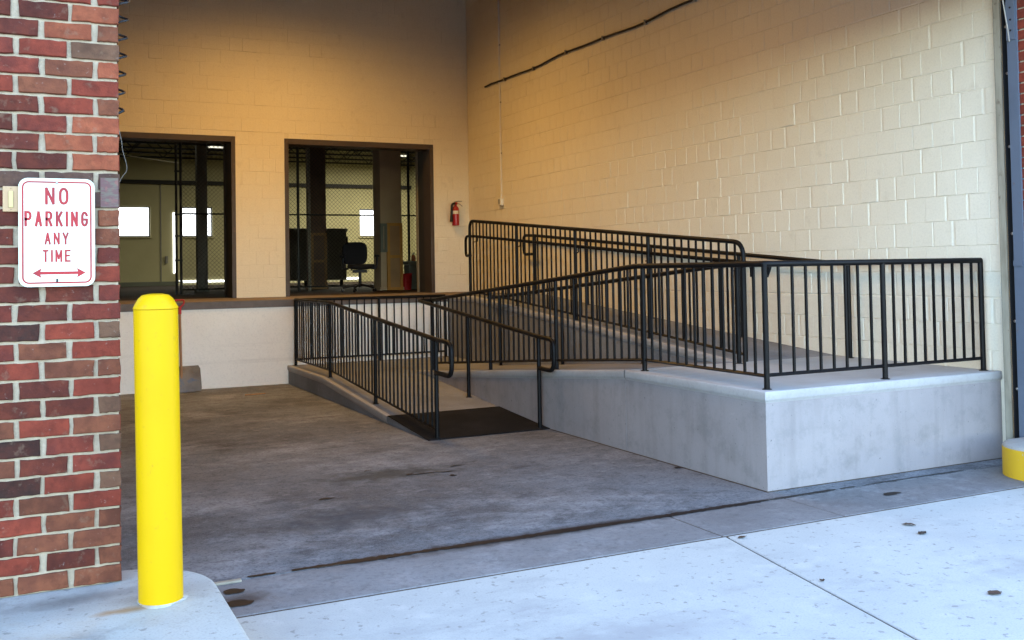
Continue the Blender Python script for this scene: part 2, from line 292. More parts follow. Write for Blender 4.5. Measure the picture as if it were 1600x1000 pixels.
# ------------------------------------------------------------------ ground
MB().box(-300, 300, -300, 300, -.5, -.06).build('ground', M_asph, kind='structure')
MB().box(-4.2, 2.3, -.76, -.12, -.055, -.004).build('joint_bed', M_dirt, kind='structure')
bay = MB().box(-4.3, WX+.02, -.183, 8.4, -.05, 0).build('bay_floor', M_floor, kind='structure')
def slab_mb(poly, z0, z1, c):
    n = len(poly); cx = sum(p[0] for p in poly)/n; cyy = sum(p[1] for p in poly)/n
    ins = []
    for x, y in poly:
        ins.append((x+(c if x < cx else -c), y+(c if y < cyy else -c)))
    m = MB()
    vs = [(x, y, z0) for x, y in poly]+[(x, y, z1-c*.6) for x, y in poly]+[(x, y, z1) for x, y in ins]
    fs = [tuple(range(n-1, -1, -1)), tuple(range(2*n, 3*n))]
    for a in (0, n):
        fs += [(a+i, a+(i+1) % n, a+n+(i+1) % n, a+n+i) for i in range(n)]
    return m.add(vs, fs)
apron = thing('apron', None, None, (0, -.45, 0), kind='structure')
for x0, x1 in ((-4.1, -.935), (-.925, -.034), (-.026, 2.29)):
    slab_mb([(x0, -.716), (x1, -.716), (x1, -.191), (x0, -.191)], -.05, 0, .006).build('slab', M_apron, apron)
walk = thing('sidewalk', None, None, (0, -2, 0), kind='structure')
sk = lambda x, y: x+.1875*(y+.69)
rows = [(-2.95, -.734), (-5.2, -2.96), (-7.4, -5.21)]
for y0, y1 in rows:
    for i in range(-4, 5):
        xa, xb = -.908+2.9*i+.006, -.908+2.9*(i+1)-.006
        slab_mb([(sk(xa, y0), y0), (sk(xb, y0), y0), (sk(xb, y1), y1), (sk(xa, y1), y1)], -.05, 0, .008).build('slab', M_walk, walk)
MB().box(-13, 14, -7.5, -.765, -.057, -.008).build('joint_filler', M_dirt, walk)

def blob(cx, cyy, rx, ry, z, n=22, j=.25, rot=0):
    a0 = random.random()*6; pts = []
    for i in range(n):
        a = 2*math.pi*i/n; r = 1+j*(math.sin(2*a+a0)+.6*math.sin(3*a+2*a0)+.5*math.sin(5*a+a0*3))*.6+random.uniform(-j, j)*.25
        x, y = rx*r*math.cos(a), ry*r*math.sin(a)
        pts.append((cx+x*math.cos(rot)-y*math.sin(rot), cyy+x*math.sin(rot)+y*math.cos(rot), z))
    return MB().add(pts, [tuple(range(n))])
# wet grime lying in the joint between bay floor and apron
def grime(x0, x1, wid, n):
    m = MB(); a = []; b = []
    for i in range(n+1):
        t = i/n; x = x0+(x1-x0)*t; e = min(1, t*9, (1-t)*9)
        h = wid*(.45+.55*e)*(1+random.uniform(-.22, .22)+.2*math.sin(x*7)*math.sin(x*3.1))
        c = -.183+.012*math.sin(x*1.3)+random.uniform(-.004, .004)
        a.append((x, c-h/2, .004)); b.append((x, c+h/2, .004))
    m.add(a+b, [(i, i+1, n+2+i, n+1+i) for i in range(n)]); return m
grime(-3.2, -.15, .058, 170).build('stain', M_wet, bay)
grime(-3.42, -3.28, .022, 10).build('stain', M_wet, bay)
grime(-.14, .42, .032, 26).build('stain', M_wet, bay)
grime(.46, .60, .022, 8).build('stain', M_wet, bay)
grime(.66, 1.65, .014, 36).build('stain', M_wet, bay)
for a in ((-3.523, -.365, .055, .035), (-3.54, -.552, .085, .04), (.64, -.448, .065, .035)):
    blob(*a, .0045).build('stain', M_wet, bay)
for a in ((-1.749, 1.727, .10, .014), (-1.588, 1.70, .05, .014), (-1.87, 1.745, .035, .02), (-1.60, 1.554, .03, .02), (-2.618, 1.291, .07, .018), (-1.45, 1.87, .05, .012), (-.05, .943, .035, .022)):
    blob(*a, .0045, n=14, j=.4, rot=random.uniform(-.2, .3)).build('stain', M_wet, bay)

# ------------------------------------------------------------------ kerbed islands at both piers
def kerb_outline(xe, yb, r, far, side, yf):
    # side -1: island lies to the left of x = xe, +1: to the right
    pts = []
    for i in range(13):
        a = math.pi/2*i/12
        pts.append((xe+side*r*(1-math.cos(a)), yb-r+r*math.sin(a)))
    pts = [(xe+side*r*(1-math.cos(math.pi/2*i/12)), yf+r*(1-math.sin(math.pi/2*i/12))) for i in range(12, -1, -1)]+pts
    return pts+[(far, yb), (far, yf)]
def kerb(xe, yb, r, far, side, yf, label):
    o = kerb_outline(xe, yb, r, far, side, yf); n = len(o)
    cx = sum(p[0] for p in o)/n; cyy = (yb+yf)/2
    t = thing('kerb_island', label, 'kerb', ((xe+far)/2, cyy, 0))
    MB().prism(o, 2, -.05, .2).build('painted_side', M_curbyel, t, smooth=35)
    def ins(d):
        out = []
        for x, y in o:
            q = Vector((xe+side*r, max(yf+r, min(yb-r, y)))); v = Vector((x, y))-q
            if v.length > 1e-6 and abs(x-far) > .01: v = v*(1-d/max(v.length, d))
            elif abs(x-far) <= .01: v = Vector((x, y+(d if y < cyy else -d)))-q
            out.append(tuple(q+v))
        return out
    m = MB(); lay = [(0, .2), (.004, .210), (.012, .217), (.026, ZB)]
    vs = [(x, y, z) for d, z in lay for x, y in ins(d)]
    fs = [(k*n+i, k*n+(i+1) % n, (k+1)*n+(i+1) % n, (k+1)*n+i) for k in range(3) for i in range(n)]+[tuple(range(3*n, 4*n))]
    m.add(vs, fs); m.build('concrete_top', M_curbtop, t, smooth=40)
    return t
kerb(-3.69, -.515, .38, -9, -1, -2.75, 'raised concrete kerb island with yellow side under the yellow bollard')
kerb(1.69, -.30, .30, 7, 1, -2.75, 'yellow painted kerb with rounded corner beside the ramp platform, far right')

# ------------------------------------------------------------------ painted block walls
def cam_view(P):
    d = Vector(P)-CAM; z = d.dot(fw)
    if z < .1: return None
    return 800+FPX*d.dot(rt2)/z, CYP-FPX*d.dot(up2)/z, z
BS = .2032
def block_cells(u0, u1, v0, v1, holes, gs=(.0004, .0008, .002, .004, .006, .008, .010)):
    out = []; k0 = int(v0/BS)-1
    hgap = {}
    for k in range(k0, int(v1/BS)+2):
        a, b = k*BS-.002, (k+1)*BS-.002
        if b <= v0 or a >= v1: continue
        off = (k % 2)*BS/2+random.choice((0, 0, 0, .03)); n = int((u1-u0)/BS)+3
        js = [u0-BS+off+i*BS for i in range(n)]
        js = [j+random.uniform(-.008, .008) for j in js]
        gp = [random.choice(gs) for _ in js]
        for r_ in (k, k+1): hgap.setdefault(r_, random.choice((.0006, .0012, .002, .003, .004))*(1 if gs[-1] > .005 else .6))
        for i in range(n-1):
            c, d = max(js[i], u0), min(js[i+1], u1)
            if d-c < .03: continue
            e, f = max(a, v0), min(b, v1); ok = True
            for hu0, hu1, hv0, hv1 in holes:
                if d > hu0 and c < hu1 and f > hv0 and e < hv1:
                    if c >= hu0 and d <= hu1:
                        if e >= hv0 and f <= hv1: ok = False
                        else: e = max(e, hv1)
                    elif e < hv1-.02 and f <= hv1+.13:
                        if c < hu0: d = min(d, hu0)
                        else: c = max(c, hu1)
            if ok and d-c > .02 and f-e > .02: out.append((c, d, e, f, gp[i], gp[i+1], hgap[k], hgap[k+1]))
    return out
def block_geo(cell, to_world, amp=1.0):
    c, d, e, f, g0, g1, h0, h1 = cell
    pr = random.uniform(-.0012, .0016)*amp; rec = .0045
    if random.random() < .06: pr += random.choice((-.002, .003))
    o = [(c+g0*.5, e+h0*.5), (d-g1*.5, e+h0*.5), (d-g1*.5, f-h1*.5), (c+g0*.5, f-h1*.5)]
    cl, cr, cb, ct = [.0015+g*1.15+random.uniform(0, .002) for g in (g0, g1, h0, h1)]
    i_ = [(o[0][0]+cl, o[0][1]+cb), (o[1][0]-cr, o[1][1]+cb), (o[2][0]-cr, o[2][1]-ct), (o[3][0]+cl, o[3][1]-ct)]
    ti = [random.uniform(-.0006, .0006) for _ in range(4)]
    # where a joint is filled with paint the edge stays nearly flush
    dep = lambda g: -rec*min(1, .12+g/.005)
    od = [min(dep(g0), dep(h0)), min(dep(g1), dep(h0)), min(dep(g1), dep(h1)), min(dep(g0), dep(h1))]
    vs = [to_world(u, v, od[n]) for n, (u, v) in enumerate(o)]+[to_world(u, v, pr+ti[n]) for n, (u, v) in enumerate(i_)]
    fs = [(4, 5, 6, 7)]+[(i, (i+1) % 4, 4+(i+1) % 4, 4+i) for i in range(4)]
    return vs, fs
def block_face(parent, cells, to_world, vis, most=300):
    sc_ = []
    for c in cells:
        P = to_world((c[0]+c[1])/2, (c[2]+c[3])/2, 0); q = cam_view(P)
        s = 1e9
        if q and -20 < q[0] < 1620 and -20 < q[1] < 1020 and vis(c, q): s = q[2]-1.5*(c[1]-c[0])*(c[3]-c[2])/.04
        sc_.append((s, c))
    sc_.sort(key=lambda t: t[0])
    rest = MB()
    for n, (s, c) in enumerate(sc_):
        vs, fs = block_geo(c, to_world)
        if n < most and s < 1e8: MB().add(vs, fs).build('block', M_block, parent)
        else: rest.add(vs, fs)
    rest.build('distant_blocks', M_block, parent, kind='stuff')

wr = thing('block_wall', 'cream painted concrete block side wall rising behind the ramp railings on the right', 'wall', (WX, 5, 0))
MB().box(WX+.0046, WX+.32, -.05, D+.3, -.05, CEIL).build('wall_body', M_mortar_p, wr)
cells = block_cells(-.05, D, .5, CEIL, [])
block_face(wr, cells, lambda u, v, n: (WX-n, u, v), lambda c, q: c[2] > zrun3((c[0]+c[1])/2)-.1 and q[0] < 1565)
DOORS = [(-4.01, -1.552, HD-.2, 3.576), (-.808, 1.653, HD-.2, 3.576)]
wb = thing('block_wall', 'cream painted block back wall with two dock doorways above the dock', 'wall', (-1, D, HD))
m = MB()
y0, y1 = D+.0046, D+.30
m.box(-9, DOORS[0][0], y0, y1, 0, 3.576).box(DOORS[0][1], DOORS[1][0], y0, y1, 0, 3.576).box(DOORS[1][1], 9, y0, y1, 0, 3.576).box(-9, 9, y0, y1, 3.576, CEIL)
m.build('wall_body', M_mortar_p, wb)
cells = block_cells(-4.3, WX, HD, CEIL, DOORS, (.0003, .0003, .0004, .0006, .001, .0025))
block_face(wb, cells, lambda u, v, n: (u, D-n, v), lambda c, q: q[0] > 192 and q[1] > -20)

# rest of the bay shell and the building above it (mostly out of the picture; keeps the sun and sky out)
ws = MB().box(-4.6, -4.3, -.26, D, -.05, CEIL).build('bay_side_wall', M_colA)  # unseen from the camera; dark colour chosen to cut bounce onto the ramp side
tag(ws, 'brown bay side wall hidden behind the brick pier', 'wall')
MB().box(-9, 9, -.24, 30.6, CEIL, CEIL+.3).build('bay_ceiling', M_joist, kind='structure')
fc = MB().box(-12, 14, -.69, -.25, HEAD, 8.6).build('upper_facade', M_br['M'])
tag(fc, 'brick facade above the loading bay opening', 'facade')

# ------------------------------------------------------------------ loading dock
dk = thing('loading_dock', 'raised loading dock with white painted face and steel edge below the doorways', 'dock', (-1.2, 9, 0))
MB().box(-4.3, 1.155, DE, DE+.2, -.04, 1.042).build('dock_wall', M_dockwhite, dk)
MB().box(-4.3, WX, DE+.004, 10.4, 1.044, HD).build('dock_slab', M_docktop, dk)
MB().box(-4.3, 1.155, DE-.007, DE+.003, 1.040, HD+.004).box(-4.3, 1.155, DE+.003, DE+.075, HD+.001, HD+.004).build('edge_angle', M_angle, dk)

# ------------------------------------------------------------------ concrete ramp
rp = thing('concrete_ramp', 'switchback grey concrete access ramp with bullnose edges climbing to the dock', 'ramp', (.5, 4, 0))
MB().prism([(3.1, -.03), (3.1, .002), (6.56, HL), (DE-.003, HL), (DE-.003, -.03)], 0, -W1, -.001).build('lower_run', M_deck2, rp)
MB().prism([(1.716, -.03), (1.716, HP), (6.56, HL), (DE-.003, HL), (DE-.003, -.03)], 0, .0, PX3-.001).build('middle_run', M_precast, rp)
pf = MB().box(0, WX-.002, 0, 1.71, -.03, HP-.012).build('platform', M_precast, rp)
MB().box(.001, WX-.003, .001, 1.711, HP-.0119, HP).build('platform_deck', M_deck, rp)
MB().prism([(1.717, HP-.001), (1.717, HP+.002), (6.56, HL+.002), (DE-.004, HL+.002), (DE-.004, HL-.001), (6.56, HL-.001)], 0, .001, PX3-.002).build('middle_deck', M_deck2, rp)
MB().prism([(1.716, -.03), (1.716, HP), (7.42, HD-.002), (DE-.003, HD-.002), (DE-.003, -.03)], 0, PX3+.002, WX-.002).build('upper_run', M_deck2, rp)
PR = [(-.03, .0035), (0, .003), (.007, .0015), (.012, -.003), (.014, -.010), (.014, -.050), (.011, -.057), (.004, -.066), (.0015, -.075)]
X_, Y_, XY = (-1, 0, 0), (0, -1, 0), (-1, -1, 0)
def nose(path, offs, cut=None): return MB().sweep(path, offs, PR).build('bullnose_edge', M_nosing, rp, smooth=40)
nose([(0, 6.56, HL), (0, 1.716, HP)], [X_, X_])
nose([(0, 1.70, HP), (0, 0, HP), (WX-.004, 0, HP)], [X_, XY, Y_])
nose([(-W1, 8.284, HL), (-W1, 6.56, HL), (-W1, 4.9, zrun1(4.9)), (-W1, 4.16, zrun1(4.16))], [X_]*4)
nose([(PX3, 8.284, HD-.002), (PX3, 7.42, HD-.002), (PX3, 1.76, zrun3(1.76))], [X_]*3)
for x, z in ((1.908, .332), (.939, .299)):
    MB().prism([(x+.017*math.cos(a*.5236), z+.017*math.sin(a*.5236)) for a in range(12)], 1, -.003, .002).build('form_plug', M_precast, rp)
jm = MB().box(-.016, -.002, 0, 3.04, -.01, .003).box(-.016, WX, -.014, -.002, -.01, .0032)
jm.build('joint_strip', M_dirt, rp)
mt = MB()
ys = [3.02, 3.03, 3.09, 3.4, 3.8, 4.12, 4.13]; n = len(ys)
tp = [(.004), .012]+[zrun1(y)+.013 for y in ys[2:-1]]+[zrun1(4.13)+.004]
vs = [(x, y, z) for x in (-1.222, -1.212, -.012, -.003) for y, z in zip(ys, tp)]
vs = [(x, y, z-(.008 if x < -1.22 or x > -.005 else 0)) for x, y, z in vs]
mt.add(vs, [(k*n+i, (k+1)*n+i, (k+1)*n+i+1, k*n+i+1) for k in range(3) for i in range(n-1)])
mo = mt.build('rubber_mat', M_mat, smooth=25); tag(mo, 'black rubber mat lying at the foot of the concrete ramp', 'mat')
# ------------------------------------------------------------------ brick piers
ROWS = ['RRR', 'DDO', 'DOB', 'MRT', 'MBO', 'RBR', 'DRB', 'DMO', 'DOO', 'DDO', 'PPP', 'DPP', 'DDB', 'DDB', 'DDM', 'DDR', 'DDM', 'MDM', 'KRT', 'MBR', 'RBB', 'DDR', 'DDT', 'BRB', 'KMT', 'BDM', 'KRT', 'RBR', 'RBB', 'MBB', 'RDB', 'BBB']
def brick_geo(x0, x1, z0, z1, y, dep=.05):
    # front face with a ragged outline (6 x 2 rim), chamfer, short sides
    nx, nz = 6, 2; rim = []
    for i in range(nx): rim.append((x0+(x1-x0)*i/nx, z0))
    for i in range(nz): rim.append((x1, z0+(z1-z0)*i/nz))
    for i in range(nx): rim.append((x1-(x1-x0)*i/nx, z1))
    for i in range(nz): rim.append((x0, z1-(z1-z0)*i/nz))
    n = len(rim); cx, cz = (x0+x1)/2, (z0+z1)/2
    rim = [(x+random.uniform(-.003, .003), z+random.uniform(-.0022, .0022)) for x, z in rim]
    inn = [(x+(.004 if x < cx else -.004)*min(1, abs(x-cx)/.02), z+(.0035 if z < cz else -.0035)*min(1, abs(z-cz)/.01)) for x, z in rim]
    pr = random.uniform(-.0015, .002)
    vs = [(x, y+dep, z) for x, z in rim]+[(x, y+.003+random.uniform(-.001, .001), z) for x, z in rim]+[(x, y-pr+random.uniform(-.0006, .0006), z) for x, z in inn]
    fs = [tuple(range(2*n, 3*n))]
    for a in (0, n): fs += [(a+i, a+(i+1) % n, a+n+(i+1) % n, a+n+i) for i in range(n)]
    return vs, fs
pier = thing('brick_pier', 'red brick pier with pale mortar carrying the no parking sign', 'pier', (-4.6, YB, ZB))
MB().box(-12, XB-.006, YB+.013, -.26, -.05, HEAD).build('mortar_core', M_mortar, pier)
rest = MB(); nrow = int((HEAD-ZB)/CB)
for r in range(nrow):
    z0 = ZB+r*CB+.006; z1 = ZB+(r+1)*CB-.006
    k = len(ROWS)-1-r                      # ROWS[31] is the lowest course
    half = (r % 2 == 1) if True else 0
    spans = [(-.084, 0)] if half else []
    x = -.104 if half else 0
    while x > -3.4:
        g = random.uniform(.016, .025); spans.append((x-.183, x)); x -= .183+g-.0005
        x = x if abs(g) else x
    for i, (a, b) in enumerate(spans):
        a += random.uniform(-.003, .003); b += random.uniform(-.003, .003) if b < 0 else 0
        code = random.choice('RRDDMMOBBTK')
        if 0 <= k < len(ROWS) and i < 3: code = ROWS[k][2-i]
        vs, fs = brick_geo(XB+a, XB+b, z0, z1, YB)
        if z1 < 3.05 and a > -.95: MB().add(vs, fs).build('brick', M_br[code], pier)
        else: rest.add(vs, fs)
rest.build('outer_bricks', M_br['M'], pier, kind='stuff')
side = MB()
for r in range(nrow):
    z0 = ZB+r*CB+.006; z1 = ZB+(r+1)*CB-.006; y = YB+.004+(.09 if r % 2 else 0)
    while y < -.30:
        side.box(XB-.05, XB+random.uniform(-.002, .001), y, min(y+(.183 if r % 2 == 0 or y > YB+.05 else .08), -.27), z0, z1); y += .203
side.build('return_bricks', M_br['R'], pier, kind='stuff')
rpier = thing('brick_pier', 'red brick edge of the right pier beyond the blue grey steel jamb', 'pier', (3, YB, ZB))
MB().box(2.166, 12, YB+.013, -.335, -.05, HEAD).build('mortar_core', M_mortar, rpier)
q = MB(); f_ = MB()
for r in range(nrow):
    z0 = ZB+r*CB+.006; z1 = ZB+(r+1)*CB-.006; y = YB
    for a, b in (((YB, YB+.085), (YB+.105, YB+.29), (YB+.305, -.33)) if r % 2 else ((YB, YB+.183), (YB+.203, -.33))):
        q.box(2.158+random.uniform(-.002, .002), 2.2, a+.0005, b, z0, z1)
    x = 2.21+(.1 if r % 2 else 0)
    while x < 5: f_.box(x, x+.183, YB+random.uniform(-.002, .001), YB+.05, z0, z1); x += .203
q.build('return_bricks', M_br['R'], rpier, kind='stuff'); f_.build('face_bricks', M_br['M'], rpier, kind='stuff')

# ------------------------------------------------------------------ rolling door guide and steel jamb at the right of the opening
dg = thing('door_guide', 'pale weathered steel door guide with dark slot at the end of the block wall', 'door guide', (2.23, -.1, 0))
MB().box(2.205, 2.215, -.147, -.092, 0, HEAD).box(2.216, 2.28, -.098, -.092, 0, HEAD).build('pale_angle', M_galv, dg)
MB().box(2.26, 2.275, -.24, -.16, 0, HEAD).build('slot_back', M_dark, dg)
MB().box(2.216, 2.26, -.16, -.152, 0, HEAD).build('slot_lip', M_dark, dg)
MB().box(2.195, 2.26, -.238, -.222, 0, HEAD).build('rusty_lip', M_rust, dg)
MB().box(2.25, 2.284, -.09, -.055, 0, HEAD).build('backing', M_dark, dg)
for z in (.55, 1.05, 1.7, 2.35, 2.9, 3.25):
    MB().lathe([(.011, 0), (.011, .008), (.006, .012)], (0, 0, 0), 8).v
    b = MB(); b.lathe([(.011, 0), (.011, .008), (.006, .012)], (0, 0, 0), 8)
    b.v = [Vector((2.20-p.z, -.205+p.x, z+p.y)) for p in b.v]; b.build('bolt', M_chrome, dg)
sj = thing('steel_jamb', 'blue grey painted steel jamb post between door guide and brick edge', 'jamb', (2.2, -.28, 0))
MB().cbox(2.150, 2.26, -.330, -.243, 0, HEAD, .004).build('post', M_slate, sj)
MB().box(2.1405, 2.149, -.318, -.248, 3.13, 3.42).build('strike_plate', M_slate, sj)
MB().box(2.1405, 2.149, -.320, -.246, 1.46, 1.50).build('splice_plate', M_slate, sj)
for z in (3.2, 3.28, 3.37):
    b = MB(); b.lathe([(.008, 0), (.006, .006)], (0, 0, 0), 8); b.v = [Vector((2.1405-p.z, -.285+p.x, z+p.y)) for p in b.v]; b.build('bolt', M_black, sj)
rope = MB().tube([(2.13, -.20, 3.75), (2.135, -.235, 3.42), (2.14, -.265, 3.2), (2.142, -.272, 3.12)], .005, 6).build('pull_cord', M_wirewh, smooth=60)
tag(rope, 'thin white cord hanging down the steel jamb at the top right corner', 'cord')

# ------------------------------------------------------------------ steel railings
BAL = {}
def baluster(L):
    k = round(L, 3)
    if k not in BAL: BAL[k] = MB().cbox(-.0082, .0082, -.0082, .0082, -k/2, k/2, .0015).mesh('baluster', M_rail, origin=(0, 0, 0))[0]
    return BAL[k]
def panel(parent, A, B, zt, zb, n):
    A, B = Vector(A), Vector(B)
    for i in range(n):
        t = (i+1)/(n+1); p = A.lerp(B, t); a, b = zb[0]+(zb[1]-zb[0])*t, zt[0]+(zt[1]-zt[0])*t
        link('baluster', baluster(b-a), (p.x, p.y, (a+b)/2), parent)
    d = (B-A).normalized()*.0
    MB().tube([(A.x, A.y, zb[0]), (B.x, B.y, zb[1])], .0125, 4).build('bottom_rail', M_rail, parent)
def post(parent, x, y, z0, z1, r=.020):
    p = MB().tube([(x, y, z0), (x, y, z1)], r, 12).build('post', M_rail, parent, smooth=40)
    MB().lathe([(.034, 0), (.034, .004), (.026, .007)], (x, y, z0-.001), 14).build('base_ring', M_rail, p, smooth=30)
    return p
def rail(parent, pts, r=.021, fr=.06, name='top_rail'):
    return MB().tube(fillet(pts, fr), r, 12).build(name, M_rail, parent, smooth=50)

# 1: left edge of the lower run
x = -1.125
t = thing('railing', 'black steel railing with looped end along the left edge of the lower ramp run', 'railing', (x, 5.6, .2), 'black ramp railings')
zt = lambda y: 1.136 if y > 6.5 else 1.136+(.886-1.136)*(6.5-y)/(6.5-3.06)
rail(t, [(x, 8.19, 1.136), (x, 6.5, 1.136), (x, 3.06, .886), (x, 2.70, .872), (x, 2.70, .585), (x, 3.06, .592)], fr=.10)
P1 = [8.19, 6.5, 4.78, 3.06]
for y in P1: post(t, x, y, zrun1(y), zt(y))
for a, b in zip(P1, P1[1:]):
    panel(t, (x, a, 0), (x, b, 0), (zt(a), zt(b)), (zrun1(a)+.085, zrun1(b)+.085), 14)
# 2: across the lower landing in front of the dock
t = thing('railing', 'black steel railing across the back landing in front of the dock face', 'railing', (0, 8.19, HL), 'black ramp railings')
rail(t, [(-1.10, 8.19, 1.131), (1.06, 8.19, 1.131)])
for xx in (.06, 1.06): post(t, xx, 8.19, HL, 1.131)
panel(t, (-1.125, 8.19, 0), (.06, 8.19, 0), (1.131, 1.131), (HL+.085, HL+.085), 10); panel(t, (.06, 8.19, 0), (1.06, 8.19, 0), (1.131, 1.131), (HL+.085,)*2, 8)
# 3: middle run and front of the platform
x = .10
t = thing('railing', 'long black railing following the middle ramp run and turning round the front platform corner', 'railing', (x, 1, HP), 'black ramp railings')
zt = lambda y: 1.506 if y < 1.7 else 1.506+(1.138-1.506)*(y-1.7)/(6.25-1.7)
rail(t, [(x, 6.25, zt(6.25)), (x, 1.70, 1.506), (x, .10, 1.506), (2.225, .10, 1.506)], fr=.045)
P3 = [6.25, 4.56, 3.07, 1.58, .10]
for y in P3: post(t, x, y, zrun2(y), zt(y))
for a, b in zip(P3, P3[1:]):
    if b == 1.58:
        panel(t, (x, a, 0), (x, b, 0), (zt(a), zt(b)), (zrun2(a)+.09, zrun2(b)+.09), 12)
    else: panel(t, (x, a, 0), (x, b, 0), (zt(a), zt(b)), (zrun2(a)+.09, zrun2(b)+.09), 12)
for xx in (1.19, 2.22): post(t, xx, .10, HP, 1.506)
panel(t, (x, .10, 0), (1.19, .10, 0), (1.506, 1.506), (HP+.095,)*2, 8); panel(t, (1.19, .10, 0), (2.22, .10, 0), (1.506, 1.506), (HP+.095,)*2, 9)
# 4: guard on the left of the upper run
x = 1.243
t = thing('guard_railing', 'tall black guard railing with rounded ends along the upper ramp run to the dock', 'railing', (x, 4.7, HP), 'black ramp railings')
zt = lambda y: 1.700+(2.192-1.700)*(y-1.72)/(7.68-1.72)
rail(t, [(x, 1.72, HP), (x, 1.72, zt(1.72)), (x, 7.68, zt(7.68)), (x, 7.68, HD)], fr=.13, r=.021)
P4 = [1.72, 3.2, 4.68, 6.19, 7.68]
for y in P4[1:-1]: post(t, x, y, zrun3(y), zt(y))
for a, b in zip(P4, P4[1:]): panel(t, (x, a, 0), (x, b, 0), (zt(a), zt(b)), (zrun3(a)+.06, zrun3(b)+.06), 12)
xh = x+.065
zh = lambda y: 1.516+(1.972-1.516)*(y-1.72)/(7.66-1.72)
rail(t, [(xh, 1.50, 1.40), (xh, 1.44, 1.505), (xh, 1.72, zh(1.72)), (xh, 7.66, zh(7.66)), (xh, 7.98, 1.985), (xh, 7.98, 1.70), (x, 7.66, 1.70)], name='hand_rail', r=.019, fr=.09)
for y in (1.85, 3.25, 4.72, 6.22, 7.55):
    MB().tube(fillet([(xh, y, zh(y)-.015), (xh, y, zh(y)-.075), (x, y, zh(y)-.075)], .03), .007, 6).build('bracket', M_rail, t, smooth=40)
# 5: handrails without balusters
t = thing('hand_rail', 'black handrail on bare posts with looped end at the right of the lower run', 'handrail', (-.08, 4.5, .1), 'black handrails')
x = -.08
zt = lambda y: 1.136+(.862-1.136)*(6.25-y)/(6.25-3.09)
rail(t, [(.10, 6.30, 1.13), (x, 6.30, 1.136), (x, 3.09, .862), (x, 2.79, .846), (x, 2.79, .562), (x, 3.09, .568)], fr=.10)
for y in (4.75, 3.09): post(t, x, y, zrun1(y), zt(y))
t = thing('hand_rail', 'black handrail on posts between the middle and upper ramp runs', 'handrail', (1.09, 4, .5), 'black handrails')
x = 1.09
zt = lambda y: 1.508 if y < 1.7 else 1.508+(1.14-1.508)*(y-1.7)/(6.45-1.7)
rail(t, [(x, 6.75, 1.128), (x, 6.45, 1.14), (x, 1.70, 1.508), (x, 1.42, 1.508), (x, 1.42, 1.40)])
for y in (6.4, 4.75, 3.1, 1.62): post(t, x, y, zrun2(y), zt(y))
t = thing('hand_rail', 'black handrail on posts along the cream block wall beside the upper run', 'handrail', (2.18, 4, HP), 'black handrails')
x = 2.184
zt = lambda y: 1.506 if y < 1.62 else 1.506+(1.975-1.506)*(y-1.62)/(7.5-1.62)
rail(t, [(x, .12, 1.506), (x, 1.62, 1.506), (x, 7.5, 1.975), (x, 7.86, 1.99), (x, 7.86, 1.71), (x, 7.5, 1.71)], fr=.09)
for y in (1.44, 2.95, 4.55, 6.03, 7.5): post(t, x, y, zrun3(y), zt(y))
# ------------------------------------------------------------------ dock doorway frames
for (x0, x1, _, zt_), lb in zip(DOORS, ('brown steel frame of the left dock doorway behind the bollard', 'brown steel frame of the dock doorway with the office chair inside')):
    t = thing('door_frame', lb, 'door frame', ((x0+x1)/2, D, HD), 'dock door frames')
    y0, y1 = D-.012, D+.30
    MB().cbox(x0, x0+.062, y0, y1, HD, zt_, .004).build('jamb', M_frame, t); MB().cbox(x1-.062, x1, y0, y1, HD, zt_, .004).build('jamb', M_frame, t)
    MB().cbox(x0+.063, x1-.063, y0+.002, y1, zt_-.085, zt_, .004).build('head', M_frame, t)
    MB().box(x0+.03, x0+.10, y1+.01, y1+.38, HD, zt_+.3).build('door_track', M_frame2, t); MB().box(x1-.045, x1+.04, y1+.01, y1+.38, HD, zt_+.3).build('door_track', M_frame2, t)
    MB().box(x1-.058, x1-.046, y1+.30, y1+.385, HD, zt_+.3).build('track_lip', M_galv if x1 > 0 else M_frame, t)

# ------------------------------------------------------------------ warehouse room behind the doorways
RX0, RX1, RY1, RC = -8.0, 8.6, 30.0, 5.5
MB().box(RX0, RX1, 10.4, RY1+.3, .9, HD-.003).build('warehouse_floor', M_roomfl, kind='structure')
wins = [(-1.68, -.65), (.36, 1.38), (6.62, 7.62)]; wz0, wz1 = 2.78, 3.80
fwl = thing('warehouse_wall', 'pale yellow far wall of the warehouse with square bright windows', 'wall', (0, RY1, HD))
m = MB(); xs = [RX0-.3]+[v for w_ in wins for v in w_]+[RX1+.3]
for i in range(0, len(xs), 2): m.box(xs[i], xs[i+1], RY1, RY1+.25, HD-.2, RC+.6)
for a, b in wins: m.box(a, b, RY1, RY1+.25, HD-.2, wz0).box(a, b, RY1, RY1+.25, wz1, RC+.6)
m.build('wall_body', M_room, fwl)
for a, b in wins:
    wd = MB().box(a, b, RY1+.16, RY1+.17, wz0, wz1).build('window', M_window, fwl)
    MB().box(a, a+.04, RY1+.10, RY1+.15, wz0, wz1).box(b-.04, b, RY1+.10, RY1+.15, wz0, wz1).box(a+.04, b-.04, RY1+.10, RY1+.15, wz1-.04, wz1).box(a+.04, b-.04, RY1+.10, RY1+.15, wz0, wz0+.04).build('window_frame', M_frame2, wd)
    MB().box(a-.05, b+.05, RY1-.06, RY1-.001, wz0-.05, wz0-.005).build('sill', M_room, wd)
MB().box(2.0, 6.6, RY1-.03, RY1-.004, HD+.09, HD+.16).build('glow_strip', M_window, fwl)  # bright line made as glowing strips on the wall face, no gap behind
MB().box(.25, 1.9, RY1-.03, RY1-.004, HD+.09, HD+.16).build('glow_strip', M_window, fwl)
MB().box(.07, .13, RY1-.03, RY1-.004, 1.55, 3.6).build('glow_strip', M_window, fwl)
